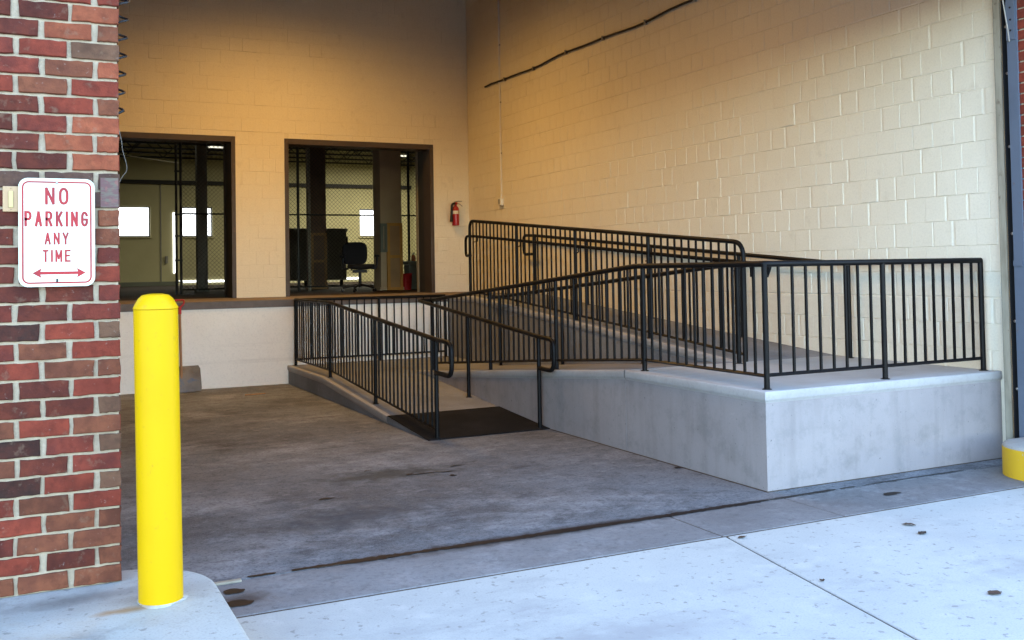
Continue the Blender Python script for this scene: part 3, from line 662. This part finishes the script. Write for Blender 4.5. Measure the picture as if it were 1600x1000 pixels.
MB().box(-.34, -.30, RY1-.02, RY1-.003, HD, 4.6).build('wall_joint', M_cab, fwl)
MB().cbox(-.19, -.10, RY1-.08, RY1-.003, 1.88, 2.13, .01).build('switch_box', M_cab, fwl)
MB().box(RX0, RX1, RY1-.12, RY1-.004, 4.55, 4.68).build('wall_beam', M_joist, fwl)
MB().box(RX0, .2, RY1-.05, RY1-.004, HD-.01, HD+.14).build('skirting', M_bin, fwl)
wsd = MB().box(RX1, RX1+.25, 10.4, RY1, HD-.2, RC+.6).build('warehouse_wall', M_room); tag(wsd, 'yellow right side wall inside the warehouse beyond the bin', 'wall')
wsl = MB().box(RX0-.25, RX0, 10.4, RY1, HD-.2, RC+.6).build('warehouse_wall', M_room); tag(wsl, 'warehouse left side wall hidden behind the brick pier', 'wall')
rc = thing('warehouse_ceiling', None, None, (0, 20, RC), kind='structure')
MB().box(RX0-.2, RX1+.2, 10.4, RY1+.2, RC+.5, RC+.6).build('deck', M_joist, rc)
for k in range(15):
    y = 12.0+k*1.25; j = MB()
    j.box(RX0, RX1, y-.03, y+.03, RC-.12, RC-.07).box(RX0, RX1, y-.03, y+.03, RC+.42, RC+.48)
    n = 28; dx = (RX1-RX0)/n
    for i in range(n):
        a, b = (RC-.09, RC+.45) if i % 2 else (RC+.45, RC-.09)
        j.tube([(RX0+i*dx, y, a), (RX0+(i+1)*dx, y, b)], .014, 4, cap=False)
    j.build('joist', M_joist, rc)
def fluor(x, y, lb, k=1):
    t = thing('ceiling_light', lb, 'light', (x, y, RC-.17), 'lit warehouse ceiling lights')
    MB().box(x-.6, x+.6, y-.09, y+.09, RC-.10, RC-.05).build('housing', M_white, t)
    for s in (-.05, .05): MB().tube([(x-.58, y+s, RC-.125), (x+.58, y+s, RC-.125)], .016, 8).build('tube', M_tube, t, smooth=50)
    ld = bpy.data.lights.new('ceiling_lamp', 'AREA'); ld.shape = 'RECTANGLE'; ld.size = 1.1; ld.size_y = .2; ld.energy = ROOM_W*k; ld.color = (1, .95, .74)
    lo = bpy.data.objects.new('lamp', ld); COL.objects.link(lo); lo.parent = t; lo.location = (0, 0, 0)
ROOM_W = 4.2
fluor(-2.2, 22.5, 'lit ceiling light seen at the left edge of the left doorway')
fluor(1.2, 26.0, 'lit ceiling light at the top right of the left doorway')
fluor(3.6, 24.5, 'lit ceiling light beside the dark column in the right doorway')
fluor(6.6, 26.5, 'added ceiling light brightening the far right of the warehouse', 7)  # extra fitting, power raised to brighten the right side wall
cables = MB().tube([(-3.0, 18, 4.2), (-.4, 25, 4.75)], .012, 5).build('ceiling_pipe', M_galv); tag(cables, 'thin slanting pipe under the roof seen through the left doorway', 'pipe')

def column(x0, x1, y, m_, lb):
    t = thing('column', lb, 'column', ((x0+x1)/2, y, HD), 'warehouse columns'); w_ = x1-x0
    MB().cbox(x0, x1, y, y+w_, HD, RC, .01).build('shaft', m_, t); MB().cbox(x0-.03, x1+.03, y-.03, y+w_+.03, HD-.002, HD+.06, .008).build('base', m_, t)
column(-1.23, -1.02, 16, M_cab, 'slim dark column in front of the second window in the left doorway')
column(1.13, 1.48, 16, M_colA, 'brown column behind the fence, left in the right doorway')
column(1.69, 2.12, 12.95, M_colB, 'broad tan column right of the office chair in the right doorway')
def framed(name, x0, x1, y, z0, z1, nb, mf, mp, lb, cat, group=None):
    t = thing(name, lb, cat, ((x0+x1)/2, y, z0), group); b = .055
    MB().box(x0, x0+b, y, y+.05, z0, z1).build('stile', mf, t); MB().box(x1-b, x1, y, y+.05, z0, z1).build('stile', mf, t)
    h = (z1-z0-b)/nb
    for i in range(nb+1): MB().box(x0+b+.001, x1-b-.001, y+.002, y+.048, z0+i*h, z0+i*h+b).build('cross_bar', mf, t)
    for i in range(nb): MB().box(x0+b+.001, x1-b-.001, y+.02, y+.04, z0+i*h+b, z0+(i+1)*h).build('panel', mp, t)
framed('panel_door', 1.80, 2.11, 12.88, HD, 2.42, 2, M_crate, M_crate2, 'orange brown wooden panel leaning on the tan column', 'panel')
framed('window_sash', 1.665, 1.795, 12.86, 1.86, 2.41, 1, M_bin, M_colB, 'narrow grey frame hanging at the left of the wooden panel', 'frame')
framed('panel_door', 1.12, 1.47, 15.92, HD, 2.35, 2, M_crate2, M_colA, 'dark brown wooden panel leaning on the column behind the fence', 'panel')
for x0, x1, lb in ((1.05, 2.70, 'dark grey tall cabinet left behind the brown column'), (2.74, 3.72, 'dark grey tall cabinet with side handle behind the office chair')):
    t = thing('cabinet', lb, 'cabinet', ((x0+x1)/2, 22, HD), 'dark cabinets behind the fence')
    MB().cbox(x0, x1, 22, 22.8, HD+.14, 2.62, .02).build('body', M_cab, t); MB().cbox(x0-.03, x1+.03, 21.96, 22.84, 2.622, 2.72, .02).build('lid', M_cab, t)
    MB().cbox(x1+.001, x1+.06, 22.05, 22.2, 2.3, 2.5, .01).build('handle', M_black, t)
    for a in (x0+.1, x1-.1): MB().lathe([(.05, 0), (.05, .137)], (a, 22.2, HD), 10).build('foot', M_black, t)
# chain link fence
t = thing('chain_link_fence', 'chain link fence with mid rail across the warehouse behind the doorways', 'fence', (.7, 14, HD))
FX0, FX1, FY, FZ0, FZ1 = -1.80, 4.2, 14.0, 1.20, 4.25
for x in (.37, 2.65, 4.2): MB().tube([(x, FY, HD), (x, FY, FZ1+.1)], .027, 10).build('post', M_fence, t, smooth=40)
MB().tube([(.60, FY+.06, HD), (.60, FY+.06, FZ1)], .03, 10).build('post', M_galv, t, smooth=40)
for z in (2.63, FZ1, FZ0+.02): MB().tube([(FX0, FY+.03, z), (FX1, FY+.03, z)], .016 if z > 2 else .012, 8).build('rail', M_fence, t, smooth=40)
mm = MB(); H = FZ1-FZ0; st = .078; k = int((FX1-FX0+H)/st)
for i in range(k):
    for sgn in (1, -1):
        a = FX0-H+i*st if sgn > 0 else FX0+i*st
        p, q_ = Vector((a, 0, FZ0)), Vector((a+sgn*H, 0, FZ1))
        # clip to the fence's width
        def at_x(x): u = (x-p.x)/(q_.x-p.x); return p.lerp(q_, u)
        lo, hi = (p, q_) if p.x < q_.x else (q_, p)
        if hi.x <= FX0 or lo.x >= FX1: continue
        if lo.x < FX0: lo = at_x(FX0)
        if hi.x > FX1: hi = at_x(FX1)
        y = FY+(.002 if sgn > 0 else -.002)
        mm.tube([(lo.x, y, lo.z), (hi.x, y, hi.z)], .0034, 3, cap=False)
mm.build('wire_mesh', M_fence, t, kind='stuff')
g = thing('fence_gate', 'tall dark gate post pair with hinges in the left doorway', 'gate', (-1.85, 14, HD))
for x in (-1.90, -1.82): MB().tube([(x, FY, HD), (x, FY, 4.4)], .024, 10).build('post', M_frame2, g, smooth=40)
for z in (1.35, 1.75, 2.2, 2.6, 3.4, 4.2): MB().box(-1.93, -1.79, FY-.03, FY+.03, z, z+.03).build('hinge', M_frame2, g)
tsg = thing('hanging_sign', 'small dark sign with faint orange lettering at the top of the left doorway', 'sign', (-1.6, 13.9, 3.9))
MB().cbox(-1.80, -1.37, 13.90, 13.915, 3.90, 4.03, .003).build('plate', M_joist, tsg)

# office chair
cx, cy_ = 1.04, 12.2
t = thing('office_chair', 'black swivel office chair with armrests standing in the right doorway', 'chair', (cx, cy_, HD))
for k in range(5):
    a = 2*math.pi*k/5+.3; dx, dy = math.cos(a), math.sin(a)
    sp = MB().tube([(cx, cy_, HD+.13), (cx+.15*dx, cy_+.15*dy, HD+.11), (cx+.31*dx, cy_+.31*dy, HD+.075)], .026, 8, r2=.017).build('base_spoke', M_black, t, smooth=50)
    c = MB(); c.lathe([(.012, -.022), (.028, -.018), (.028, .018), (.012, .022)], (0, 0, 0), 12)
    c.v = [Vector((cx+.32*dx-dy*p.z, cy_+.32*dy+dx*p.z, HD+.03+p.y)) if False else Vector((cx+.32*dx-dy*p.z+dx*p.x, cy_+.32*dy+dx*p.z+dy*p.x, HD+.029+p.y)) for p in c.v]
    c.build('caster', M_black, sp, smooth=40)
MB().tube([(cx, cy_, HD+.08), (cx, cy_, HD+.38)], .028, 12).build('gas_column', M_black, t, smooth=40)
def cushion(x0, x1, y0, y1, z0, z1, c): return MB().cbox(x0, x1, y0, y1, z0, z1, c)
def pad(w_, d_, h_, f):
    # rounded super-ellipsoid cushion, mapped by f
    m = MB(); nu, nv = 20, 10; vs = []
    sg = lambda v, e: math.copysign(abs(v)**e, v)
    for i in range(nv+1):
        ph = -math.pi/2+math.pi*i/nv
        for j in range(nu):
            th = 2*math.pi*j/nu
            vs.append(f(w_/2*sg(math.cos(ph), .5)*sg(math.cos(th), .55), d_/2*sg(math.cos(ph), .5)*sg(math.sin(th), .55), h_/2*sg(math.sin(ph), .6)))
    m.add(vs, [(i*nu+j, i*nu+(j+1) % nu, (i+1)*nu+(j+1) % nu, (i+1)*nu+j) for i in range(nv) for j in range(nu)]); return m
ca, sa = math.cos(-.35), math.sin(-.35)
def W(x, y, z): return (cx+x*ca-y*sa, cy_+x*sa+y*ca, HD+z)
pad(.50, .48, .10, lambda x, y, z: W(x+.02, y, z+.45+.25*x*x)).build('seat', M_blackfab, t, smooth=60)
MB().cbox(-.12, .12, -.12, .12, .34, .40, .01)
s = MB().cbox(-.13, .13, -.13, .13, .345, .40, .01); s.v = [Vector(W(*p)) for p in s.v]; s.build('seat_plate', M_black, t)
pad(.46, .10, .42, lambda x, y, z: W(x-.10, y+.20+.25*x*x+.12*z, z+.70)).build('backrest', M_blackfab, t, smooth=60)
for xx in (-.16, -.03):
    s = MB().tube(fillet([(xx, .12, .40), (xx, .24, .41), (xx, .26, .62)], .06), .018, 8); s.v = [Vector(W(*p)) for p in s.v]; s.build('back_bar', M_black, t, smooth=50)
for sx in (-1, 1):
    s = MB().tube(fillet([(sx*.20, 0, .42), (sx*.30, .02, .43), (sx*.31, .06, .63)], .05), .02, 8); s.v = [Vector(W(*p)) for p in s.v]
    ar = s.build('armrest', M_black, t, smooth=50)
    pad(.09, .27, .045, lambda x, y, z: W(x+sx*.31, y+.0, z+.65)).build('arm_pad', M_black, ar, smooth=60)

# bucket and bin
t = thing('bucket', 'red bucket on the warehouse floor beside the wooden panel', 'bucket', (2.21, 13.0, HD))
MB().lathe([(.10, 0), (.115, .29), (.122, .30), (.122, .315), (.108, .315), (.095, .02)], (2.21, 13.0, HD), 24).build('body', M_redpl, t, smooth=40)
MB().tube([(2.21+.122*math.cos(a), 13.0-.05*math.sin(a), HD+.30-.10*math.sin(a)) for a in [math.pi*i/12 for i in range(13)]], .004, 5).build('handle', M_chrome, t, smooth=40)
t = thing('waste_bin', 'grey green waste bin right of the red bucket', 'bin', (2.52, 13.3, HD))
b = MB().cbox(2.34, 2.70, 13.2, 13.5, HD, 1.62, .02); b.v = [Vector((2.52+(p.x-2.52)*(.86+.14*(p.z-HD)/.49), 13.35+(p.y-13.35)*(.86+.14*(p.z-HD)/.49), p.z)) for p in b.v]
b.build('body', M_bin, t); MB().cbox(2.325, 2.715, 13.185, 13.515, 1.622, 1.69, .015).build('lid', M_bin, t)
t = thing('bottle', 'small orange and white bottle standing on the waste bin', 'bottle', (2.50, 13.35, 1.69))
MB().lathe([(.04, 0), (.045, .01), (.045, .09), (.02, .12)], (2.50, 13.35, 1.691), 14).build('body', surf('orange_plastic', (.55, .16, .06), rough=.5), t, smooth=40)
MB().lathe([(.02, 0), (.02, .04)], (2.50, 13.35, 1.8125), 12).build('cap', M_white, t, smooth=40)
# ------------------------------------------------------------------ yellow bollard
t = thing('bollard', 'yellow painted steel bollard with domed cap standing in front of the brick pier', 'bollard', (-3.925, -1.04, ZB))
ln = (-.011, 0)
MB().lathe([(.0845, -.02), (.084, .02), (.084, 1.146)], (-3.925, -1.04, ZB), 48, ln).build('pipe', M_boll, t, smooth=40)
MB().lathe([(.0835, 1.147), (.0855, 1.149), (.0855, 1.152), (.079, 1.166), (.066, 1.189), (.050, 1.203), (.026, 1.208), (.004, 1.2085)], (-3.925, -1.04, ZB), 40, ln).build('cap', M_boll, t, smooth=28)
rg = MB(); n = 48; vs = []
for j in range(n):
    a = 2*math.pi*j/n; r2 = .094+.010*math.sin(3*a+1)+random.uniform(-.004, .004)
    for r_, z in ((.083, .008), (.088, .006), (r2, .0005)): vs.append((-3.925+r_*math.cos(a), -1.04+r_*math.sin(a), ZB+z))
rg.add(vs, [(j*3+k, ((j+1) % n)*3+k, ((j+1) % n)*3+k+1, j*3+k+1) for j in range(n) for k in range(2)]); rg.build('caulk_ring', M_curbtop, t, smooth=50)

# ------------------------------------------------------------------ parking sign
SX0, SX1, SZ0, SZ1 = -4.427, -4.141, 1.462, 1.906
SY = YB-.022
t = thing('parking_sign', 'white NO PARKING ANY TIME sign with red letters and double arrow on the brick pier', 'sign', ((SX0+SX1)/2, SY, SZ0))
def rrect(x0, x1, z0, z1, r, n=7):
    out = []
    for cx_, cz_, a0 in ((x1-r, z1-r, 0), (x0+r, z1-r, 90), (x0+r, z0+r, 180), (x1-r, z0+r, 270)):
        for i in range(n+1): a = R(a0+90*i/n); out.append((cx_+r*math.cos(a), cz_+r*math.sin(a)))
    return out
MB().prism(rrect(SX0, SX1, SZ0, SZ1, .036), 1, SY, SY+.003).build('plate', M_sign, t)
o1 = rrect(SX0+.0125, SX1-.0125, SZ0+.0125, SZ1-.0125, .026); o2 = rrect(SX0+.019, SX1-.019, SZ0+.019, SZ1-.019, .0195); n = len(o1)
MB().add([(x, SY-.0004, z) for x, z in o1]+[(x, SY-.0004, z) for x, z in o2], [(i, (i+1) % n, n+(i+1) % n, n+i) for i in range(n)]).build('border', M_signred, t)
def arc(cx_, cz_, rx, rz, a0, a1, n=8): return [(cx_+rx*math.cos(R(a0+(a1-a0)*i/n)), cz_+rz*math.sin(R(a0+(a1-a0)*i/n))) for i in range(n+1)]
LET = {'N': [[(0, 0), (0, 1), (1, 0), (1, 1)]], 'O': ['c', arc(.5, .68, .5, .32, 0, 180)+arc(.5, .32, .5, .32, 180, 360)],
       'P': [[(0, 0), (0, 1), (.55, 1)]+arc(.58, .735, .42, .265, 80, -80)+[(.55, .47), (.06, .47)]],
       'A': [[(0, 0), (.5, 1), (1, 0)], [(.2, .33), (.8, .33)]],
       'R': [[(0, 0), (0, 1), (.55, 1)]+arc(.58, .745, .42, .255, 80, -80)+[(.55, .49), (.06, .49)], [(.5, .47), (1, 0)]],
       'K': [[(0, 0), (0, 1)], [(.98, 1), (.05, .38)], [(.36, .56), (1, 0)]], 'I': [[(.5, 0), (.5, 1)]],
       'G': [arc(.5, .69, .5, .31, 20, 180)+arc(.5, .31, .5, .31, 180, 330)+[(1, .22), (1, .46), (.58, .46)]],
       'Y': [[(0, 1), (.5, .46), (1, 1)], [(.5, .44), (.5, 0)]], 'T': [[(0, 1), (1, 1)], [(.5, .96), (.5, 0)]],
       'M': [[(0, 0), (0, 1), (.5, .25), (1, 1), (1, 0)]], 'E': [[(1, 1), (0, 1), (0, 0), (1, 0)], [(.05, .52), (.82, .52)]]}
def stroke(m, pts, w_, y, closed=False):
    # one thin rectangle per straight piece, neighbours laid a tenth of a millimetre apart
    pts = [Vector(p) for p in pts]
    if closed: pts = [p for i, p in enumerate(pts) if (p-pts[i-1]).length > 1e-6]; pts.append(pts[0])
    pts = [p for i, p in enumerate(pts) if i == 0 or (p-pts[i-1]).length > 1e-6]
    n = len(pts)
    for i in range(n-1):
        a, b = pts[i], pts[i+1]; d = (b-a).normalized(); nn = Vector((-d.y, d.x))*w_/2
        def ext(k):
            if k in (0, n-1) and not closed: return w_*.5
            p0, p1, p2 = pts[k-1] if k else pts[-2], pts[k], pts[k+1] if k < n-1 else pts[1]
            c = (p1-p0).normalized().dot((p2-p1).normalized())
            return w_*.12 if c > .8 else w_*.42
        a = a-d*ext(i); b = b+d*ext(i+1); yy = y-.00012*(i % 3)
        m.add([(q.x, yy, q.y) for q in (a+nn, a-nn, b-nn, b+nn)], [(0, 1, 2, 3)])
pxs, pzs = (SX1-SX0)/120, (SZ1-SZ0)/168
def word(txt, px0, px1, py0, py1, sw):
    x0, x1 = SX0+(px0-28)*pxs, SX0+(px1-28)*pxs; z1, z0 = SZ1-(py0-279)*pzs, SZ1-(py1-279)*pzs
    wd = {'I': .28, 'M': 1.18}; tot = sum(wd.get(c, 1) for c in txt); gap = .42
    u = (x1-x0)/(tot+gap*(len(txt)-1)); x = x0; m = MB()
    for c in txt:
        ww = wd.get(c, 1)*u; y = SY-.0005; st = LET[c]; cl = st[0] == 'c'
        for k, s in enumerate(st[1:] if cl else st):
            ww_, xo = (u, x-u*(.5-.14)) if c == 'I' else (ww, x)
            stroke(m, [(xo+sw/2+(ww_-sw)*a, z0+sw/2+(z1-z0-sw)*b) for a, b in s], sw, y-.0004*k, cl)
        x += ww+gap*u
    m.build('lettering', M_signred, t)
word('NO', 69, 106, 293, 320, .0105); word('PARKING', 37, 137, 330, 354, .0098); word('ANY', 68, 106, 363, 382, .0074); word('TIME', 65, 109, 390, 409, .0074)
ax0, ax1 = SX0+(49-28)*pxs, SX0+(133-28)*pxs; az = SZ1-(426-279)*pzs; h = .020; l = .034; b = .0058
MB().add([(x, SY-.0005, z) for x, z in ((ax0, az), (ax0+l, az+h), (ax0+l-.004, az+b), (ax1-l+.004, az+b), (ax1-l, az+h), (ax1, az), (ax1-l, az-h), (ax1-l+.004, az-b), (ax0+l-.004, az-b), (ax0+l, az-h))],
         [(0, 1, 2, 8, 9), (2, 3, 7, 8), (3, 4, 5, 6, 7)]).build('double_arrow', M_signred, t)
for z in (SZ1-.018, SZ0+.028, SZ0+.034-.012):
    bb = MB(); bb.lathe([(.0042, 0), (.0042, .002), (.002, .004)], (0, 0, 0), 10); bb.v = [Vector(((SX0+SX1)/2-.001+p.x, SY-p.z-.0005, z+p.y)) for p in bb.v]; bb.build('bolt', M_black if z < 1.6 else M_chrome, t)
for z in (SZ1-.05, SZ0+.05): MB().box((SX0+SX1)/2-.01, (SX0+SX1)/2+.01, SY+.003, YB+.002, z-.01, z+.01).build('spacer', M_chrome, t)

t = thing('bell_button', 'beige bell button plate on the brick beside the parking sign', 'bell', (-4.46, YB, 1.77))
MB().cbox(-4.484, -4.420, YB-.012, YB+.004, 1.768, 1.872, .004).build('plate', M_beige, t); MB().cbox(-4.462, -4.446, YB-.019, YB-.0125, 1.785, 1.852, .002).build('button', M_cream2, t)
for z in (1.776, 1.862): MB().lathe([(.002, 0), (.002, .001)], (-4.454, YB-.0135, z), 8).build('screw', M_black, t)
st = MB().cbox(-4.118, -4.047, YB-.0045, YB-.0025, 1.79, 1.915, .0009).build('torn_sticker', surf('faded_purple_paper', (.125, .065, .06), [dict(s=22, d=5, a=.48, b=.62, c=(.13, .12, .085), f=.7, st=(1, 1, 3)), dict(s=40, d=4, a=.55, b=.65, c=(.22, .085, .07), f=.7)], rough=.8))
tag(st, 'faded purple torn sticker on the bricks right of the parking sign', 'sticker')

# coiled cord and thin wire behind the pier edge
pts = [(-4.040+.004*a/6.283+.035*math.cos(a), -.48+.035*math.sin(a), 2.24+a/(2*math.pi)*.082) for a in [2*math.pi*i/16 for i in range(16*17)]]
pts[0:0] = [(-4.07, -.48, 2.20)]
cc = MB().tube(pts, .005, 6).build('coiled_cord', M_black, smooth=60); tag(cc, 'black coiled cord hanging behind the upper edge of the brick pier', 'cord')
ww = MB().tube(fillet([(-4.03, -.45, 2.30), (-4.023, -.45, 2.15), (-4.012, -.45, 2.107), (-4.011, -.45, 2.073), (-3.990, -.45, 1.993), (-3.992, -.45, 1.969), (-4.016, -.45, 1.94), (-4.03, -.45, 1.89)], .02, 3), .0008, 5).build('thin_wire', M_wirewh, smooth=60)
tag(ww, 'thin pale wire dangling at the brick edge before the left doorway', 'wire')

# ------------------------------------------------------------------ fire extinguisher
ex, ey, ez = 2.005, D-.085, 2.235
t = thing('fire_extinguisher', 'red fire extinguisher with black hose hung on the back wall', 'fire extinguisher', (ex, ey, ez))
MB().lathe([(.050, 0), (.058, .006), (.060, .02), (.060, .265), (.054, .292), (.036, .315), (.022, .325), (.020, .345)], (ex, ey, ez), 28).build('cylinder', M_red, t, smooth=40)
lb = [(.0606, .185), (.0606, .245)]
m = MB(); n = 20; vs = [(ex+.0606*math.cos(a), ey+.0606*math.sin(a), ez+z) for z in (.19, .245) for a in [R(-175+150*i/n) for i in range(n+1)]]
m.add(vs, [(i, i+1, n+2+i, n+1+i) for i in range(n)]).build('label_band', M_white, t, smooth=40)
m = MB(); vs = [(ex+.061*math.cos(a), ey+.061*math.sin(a), ez+z) for z in (.192, .243) for a in [R(-70+45*i/8) for i in range(9)]]
m.add(vs, [(i, i+1, 10+i, 9+i) for i in range(8)]).build('brass_label', M_brass, t, smooth=40)
MB().cbox(ex-.03, ex+.03, ey-.02, ey+.02, ez+.346, ez+.385, .006).build('valve', M_red, t)
MB().tube([(ex-.02, ey-.01, ez+.39), (ex+.05, ey-.01, ez+.405), (ex+.11, ey-.01, ez+.402)], .009, 8).build('carry_handle', M_chrome, t, smooth=50)
MB().tube(fillet([(ex-.01, ey-.01, ez+.375), (ex+.07, ey-.01, ez+.36), (ex+.12, ey-.01, ez+.32)], .04), .008, 8).build('lever', M_chrome, t, smooth=50)
MB().tube(fillet([(ex-.02, ey-.03, ez+.37), (ex-.075, ey-.03, ez+.35), (ex-.085, ey-.03, ez+.20), (ex-.085, ey-.03, ez+.07)], .05), .019, 10).build('hose', M_black, t, smooth=50)
MB().tube([(ex-.085, ey-.03, ez+.16), (ex-.086, ey-.03, ez+.06)], .022, 10, r2=.030).build('horn', M_black, t, smooth=50)
MB().box(ex-.025, ex+.025, D-.024, D-.001, ez+.12, ez+.32).build('wall_bracket', M_black, t)

# ------------------------------------------------------------------ conduit, box and cable on the side wall
t = thing('conduit', 'thin cream conduit with small switch box running down the side wall', 'conduit', (WX, 8.77, 2.5))
MB().tube([(WX-.014, 8.77, 2.60), (WX-.014, 8.77, CEIL)], .015, 8).build('pipe', M_white, t, smooth=50)
bx_ = MB().cbox(WX-.055, WX-.003, 8.715, 8.825, 2.49, 2.605, .008).build('switch_box', M_white, t)
MB().cbox(WX-.064, WX-.056, 8.745, 8.795, 2.515, 2.59, .003).build('cover', M_cab, bx_)
for z in (3.3, 4.1, 5.0): MB().box(WX-.02, WX-.002, 8.745, 8.795, z, z+.018).build('clip', M_galv, t)
pts = []
for i in range(33):
    y = 9.30-(9.30-1.5)*i/32; z = 4.44+.016*math.sin(y*2.2)+.008*math.sin(y*4.7+1)-.10*max(0, (9.3-y)/1 < .35)*0
    pts.append((WX-.022, y, z+(.0 if i else -.02)))
t = thing('cable', 'thick black cable sagging across the upper side wall', 'cable', (WX, 6, 4.4))
MB().tube(pts, .0145, 8).build('cable_run', M_black, t, smooth=60)
for i in range(3, 32, 4):
    p = pts[i]; MB().box(WX-.046, WX-.001, p[1]-.008, p[1]+.008, p[2]-.026, p[2]+.026).build('clip', M_galv if i % 8 else M_black, t)

# ------------------------------------------------------------------ snow shovel against the dock
t = thing('snow_shovel', 'snow shovel with red grip leaning on the white dock face behind the bollard', 'shovel', (-2.6, 8.05, 0))
m = MB(); nu, nv = 12, 8; vs = []
for j in range(nv+1):
    v = j/nv
    for i in range(nu+1):
        u = i/nu*2-1; hw = .235-(.02 if v > .9 else 0)-(.01*(v < .1))
        vs.append((-2.625+u*hw, 7.98+.10*v+.05*v*v-.05*(1-u*u)*0+.035*u*u*-1*(1-v*.3), .012+v*.315+.006*u*u))
N_ = len(vs); vs2 = [(x, y+.005, z) for x, y, z in vs]
fs = [(j*(nu+1)+i, j*(nu+1)+i+1, (j+1)*(nu+1)+i+1, (j+1)*(nu+1)+i) for j in range(nv) for i in range(nu)]
rim = [i for i in range(nu+1)]+[(j+1)*(nu+1)+nu for j in range(nv)]+[nv*(nu+1)+nu-1-i for i in range(nu)]+[(nv-1-j)*(nu+1) for j in range(nv-1)]
m.add(vs+vs2, fs+[tuple(i+N_ for i in f[::-1]) for f in fs]+[(rim[k], rim[(k+1) % len(rim)], rim[(k+1) % len(rim)]+N_, rim[k]+N_) for k in range(len(rim))])
m.build('blade', M_shovel, t, smooth=40)
MB().tube([(-2.625, 8.06, .16), (-2.622, 8.14, .60), (-2.62, 8.215, 1.05)], .0165, 10).build('shaft', M_wood, t, smooth=50)
MB().tube([(-2.62, 8.205, .99), (-2.62, 8.222, 1.075)], .022, 10).build('grip_socket', M_redpl, t, smooth=50)
gr = fillet([(-2.62, 8.222, 1.07), (-2.672, 8.228, 1.115), (-2.680, 8.232, 1.172), (-2.56, 8.232, 1.172), (-2.568, 8.228, 1.115), (-2.62, 8.222, 1.07)], .025, 4)
MB().tube(gr, .011, 8).build('grip', M_redpl, t, smooth=50)

# ------------------------------------------------------------------ loose things on the ground
sk_ = MB().tube([(-1.99, 7.24, .012), (-1.90, 7.22, .014), (-1.74, 7.25, .012)], .010, 6).build('stick', M_wood, smooth=50); tag(sk_, 'thin brown stick lying on the bay floor near the dock', 'stick')
pc = MB().cbox(-3.60, -3.46, -.235, -.205, .001, .012, .002).build('paint_scraper', M_galv); tag(pc, 'small pale metal scrap lying on the floor by the kerb island', 'scrap')
def leaf(x, y, L_, W_, rot, lb):
    n = 7; up_ = []; dn = []; vs = []
    for i in range(n+1):
        u = i/n; ww_ = W_*math.sin(math.pi*u**.8)**.8*(1+random.uniform(-.2, .2)); z = .004+.005*math.sin(math.pi*u)*random.uniform(.3, 1.2)
        for s in (-1, 0, 1): vs.append((x+(u-.5)*L_*math.cos(rot)-s*ww_*math.sin(rot), y+(u-.5)*L_*math.sin(rot)+s*ww_*math.cos(rot), z+abs(s)*random.uniform(0, .005)))
    m = MB().add(vs, [(i*3+k, (i+1)*3+k, (i+1)*3+k+1, i*3+k+1) for i in range(n) for k in range(2)])
    tag(m.build('dead_leaf', M_leaf, smooth=60), lb, 'leaf', 'dead leaves on the pavement')
leaf(.122, -1.058, .075, .022, 2.2, 'small dark curled leaf on the pale sidewalk, the farther of a pair')
leaf(.049, -1.221, .075, .020, .3, 'small dark leaf on the pale sidewalk, the nearer of a pair')
leaf(-.478, -2.091, .075, .026, -.1, 'tan brown dead leaf near the right end of the pale sidewalk')
leaf(-.86, -.80, .07, .014, .2, 'dark leaf scrap at the top of the sidewalk joint')
leaf(-1.02, -1.58, .03, .012, .7, 'tiny dark leaf scrap caught half way along the sidewalk joint')
leaf(-2.10, 2.02, .05, .012, .1, 'small leaf crumb on the dark bay floor')

# ------------------------------------------------------------------ warm lamps under the bay ceiling (their glow shows on both walls)
def high_bay(x, y, z, watts, size, blend, lb):
    t = thing('ceiling_lamp', lb, 'lamp', (x, y, z), 'warm lamps under the bay ceiling')
    MB().tube([(x, y, z+.32), (x, y, CEIL)], .012, 8).build('stem', M_black, t, smooth=50)
    MB().lathe([(.06, .34), (.08, .30), (.10, .20), (.20, .05), (.23, -.02), (.226, -.02), (.195, .05), (.09, .20), (.05, .29)], (x, y, z), 28).build('shade', M_chrome, t, smooth=40)
    MB().lathe([(.02, .22), (.03, .18), (.045, .12), (.045, .07), (.02, .03)], (x, y, z), 16).build('bulb', emit('sodium_bulb', (1, .55, .18), 6), t, smooth=50)
    ld = bpy.data.lights.new('lamp', 'SPOT'); ld.energy = watts; ld.color = (1, .545, .14); ld.spot_size = R(size); ld.spot_blend = blend; ld.shadow_soft_size = .6
    lo = bpy.data.objects.new('lamp', ld); COL.objects.link(lo); lo.parent = t; lo.location = (0, 0, -.03)
high_bay(-1.1, 7.3, 6.15, 78, 165, .85, 'warm ceiling lamp lighting the back wall')
high_bay(-1.0, 2.8, 6.05, 34, 160, 1.0, 'warm ceiling lamp over the front of the bay')
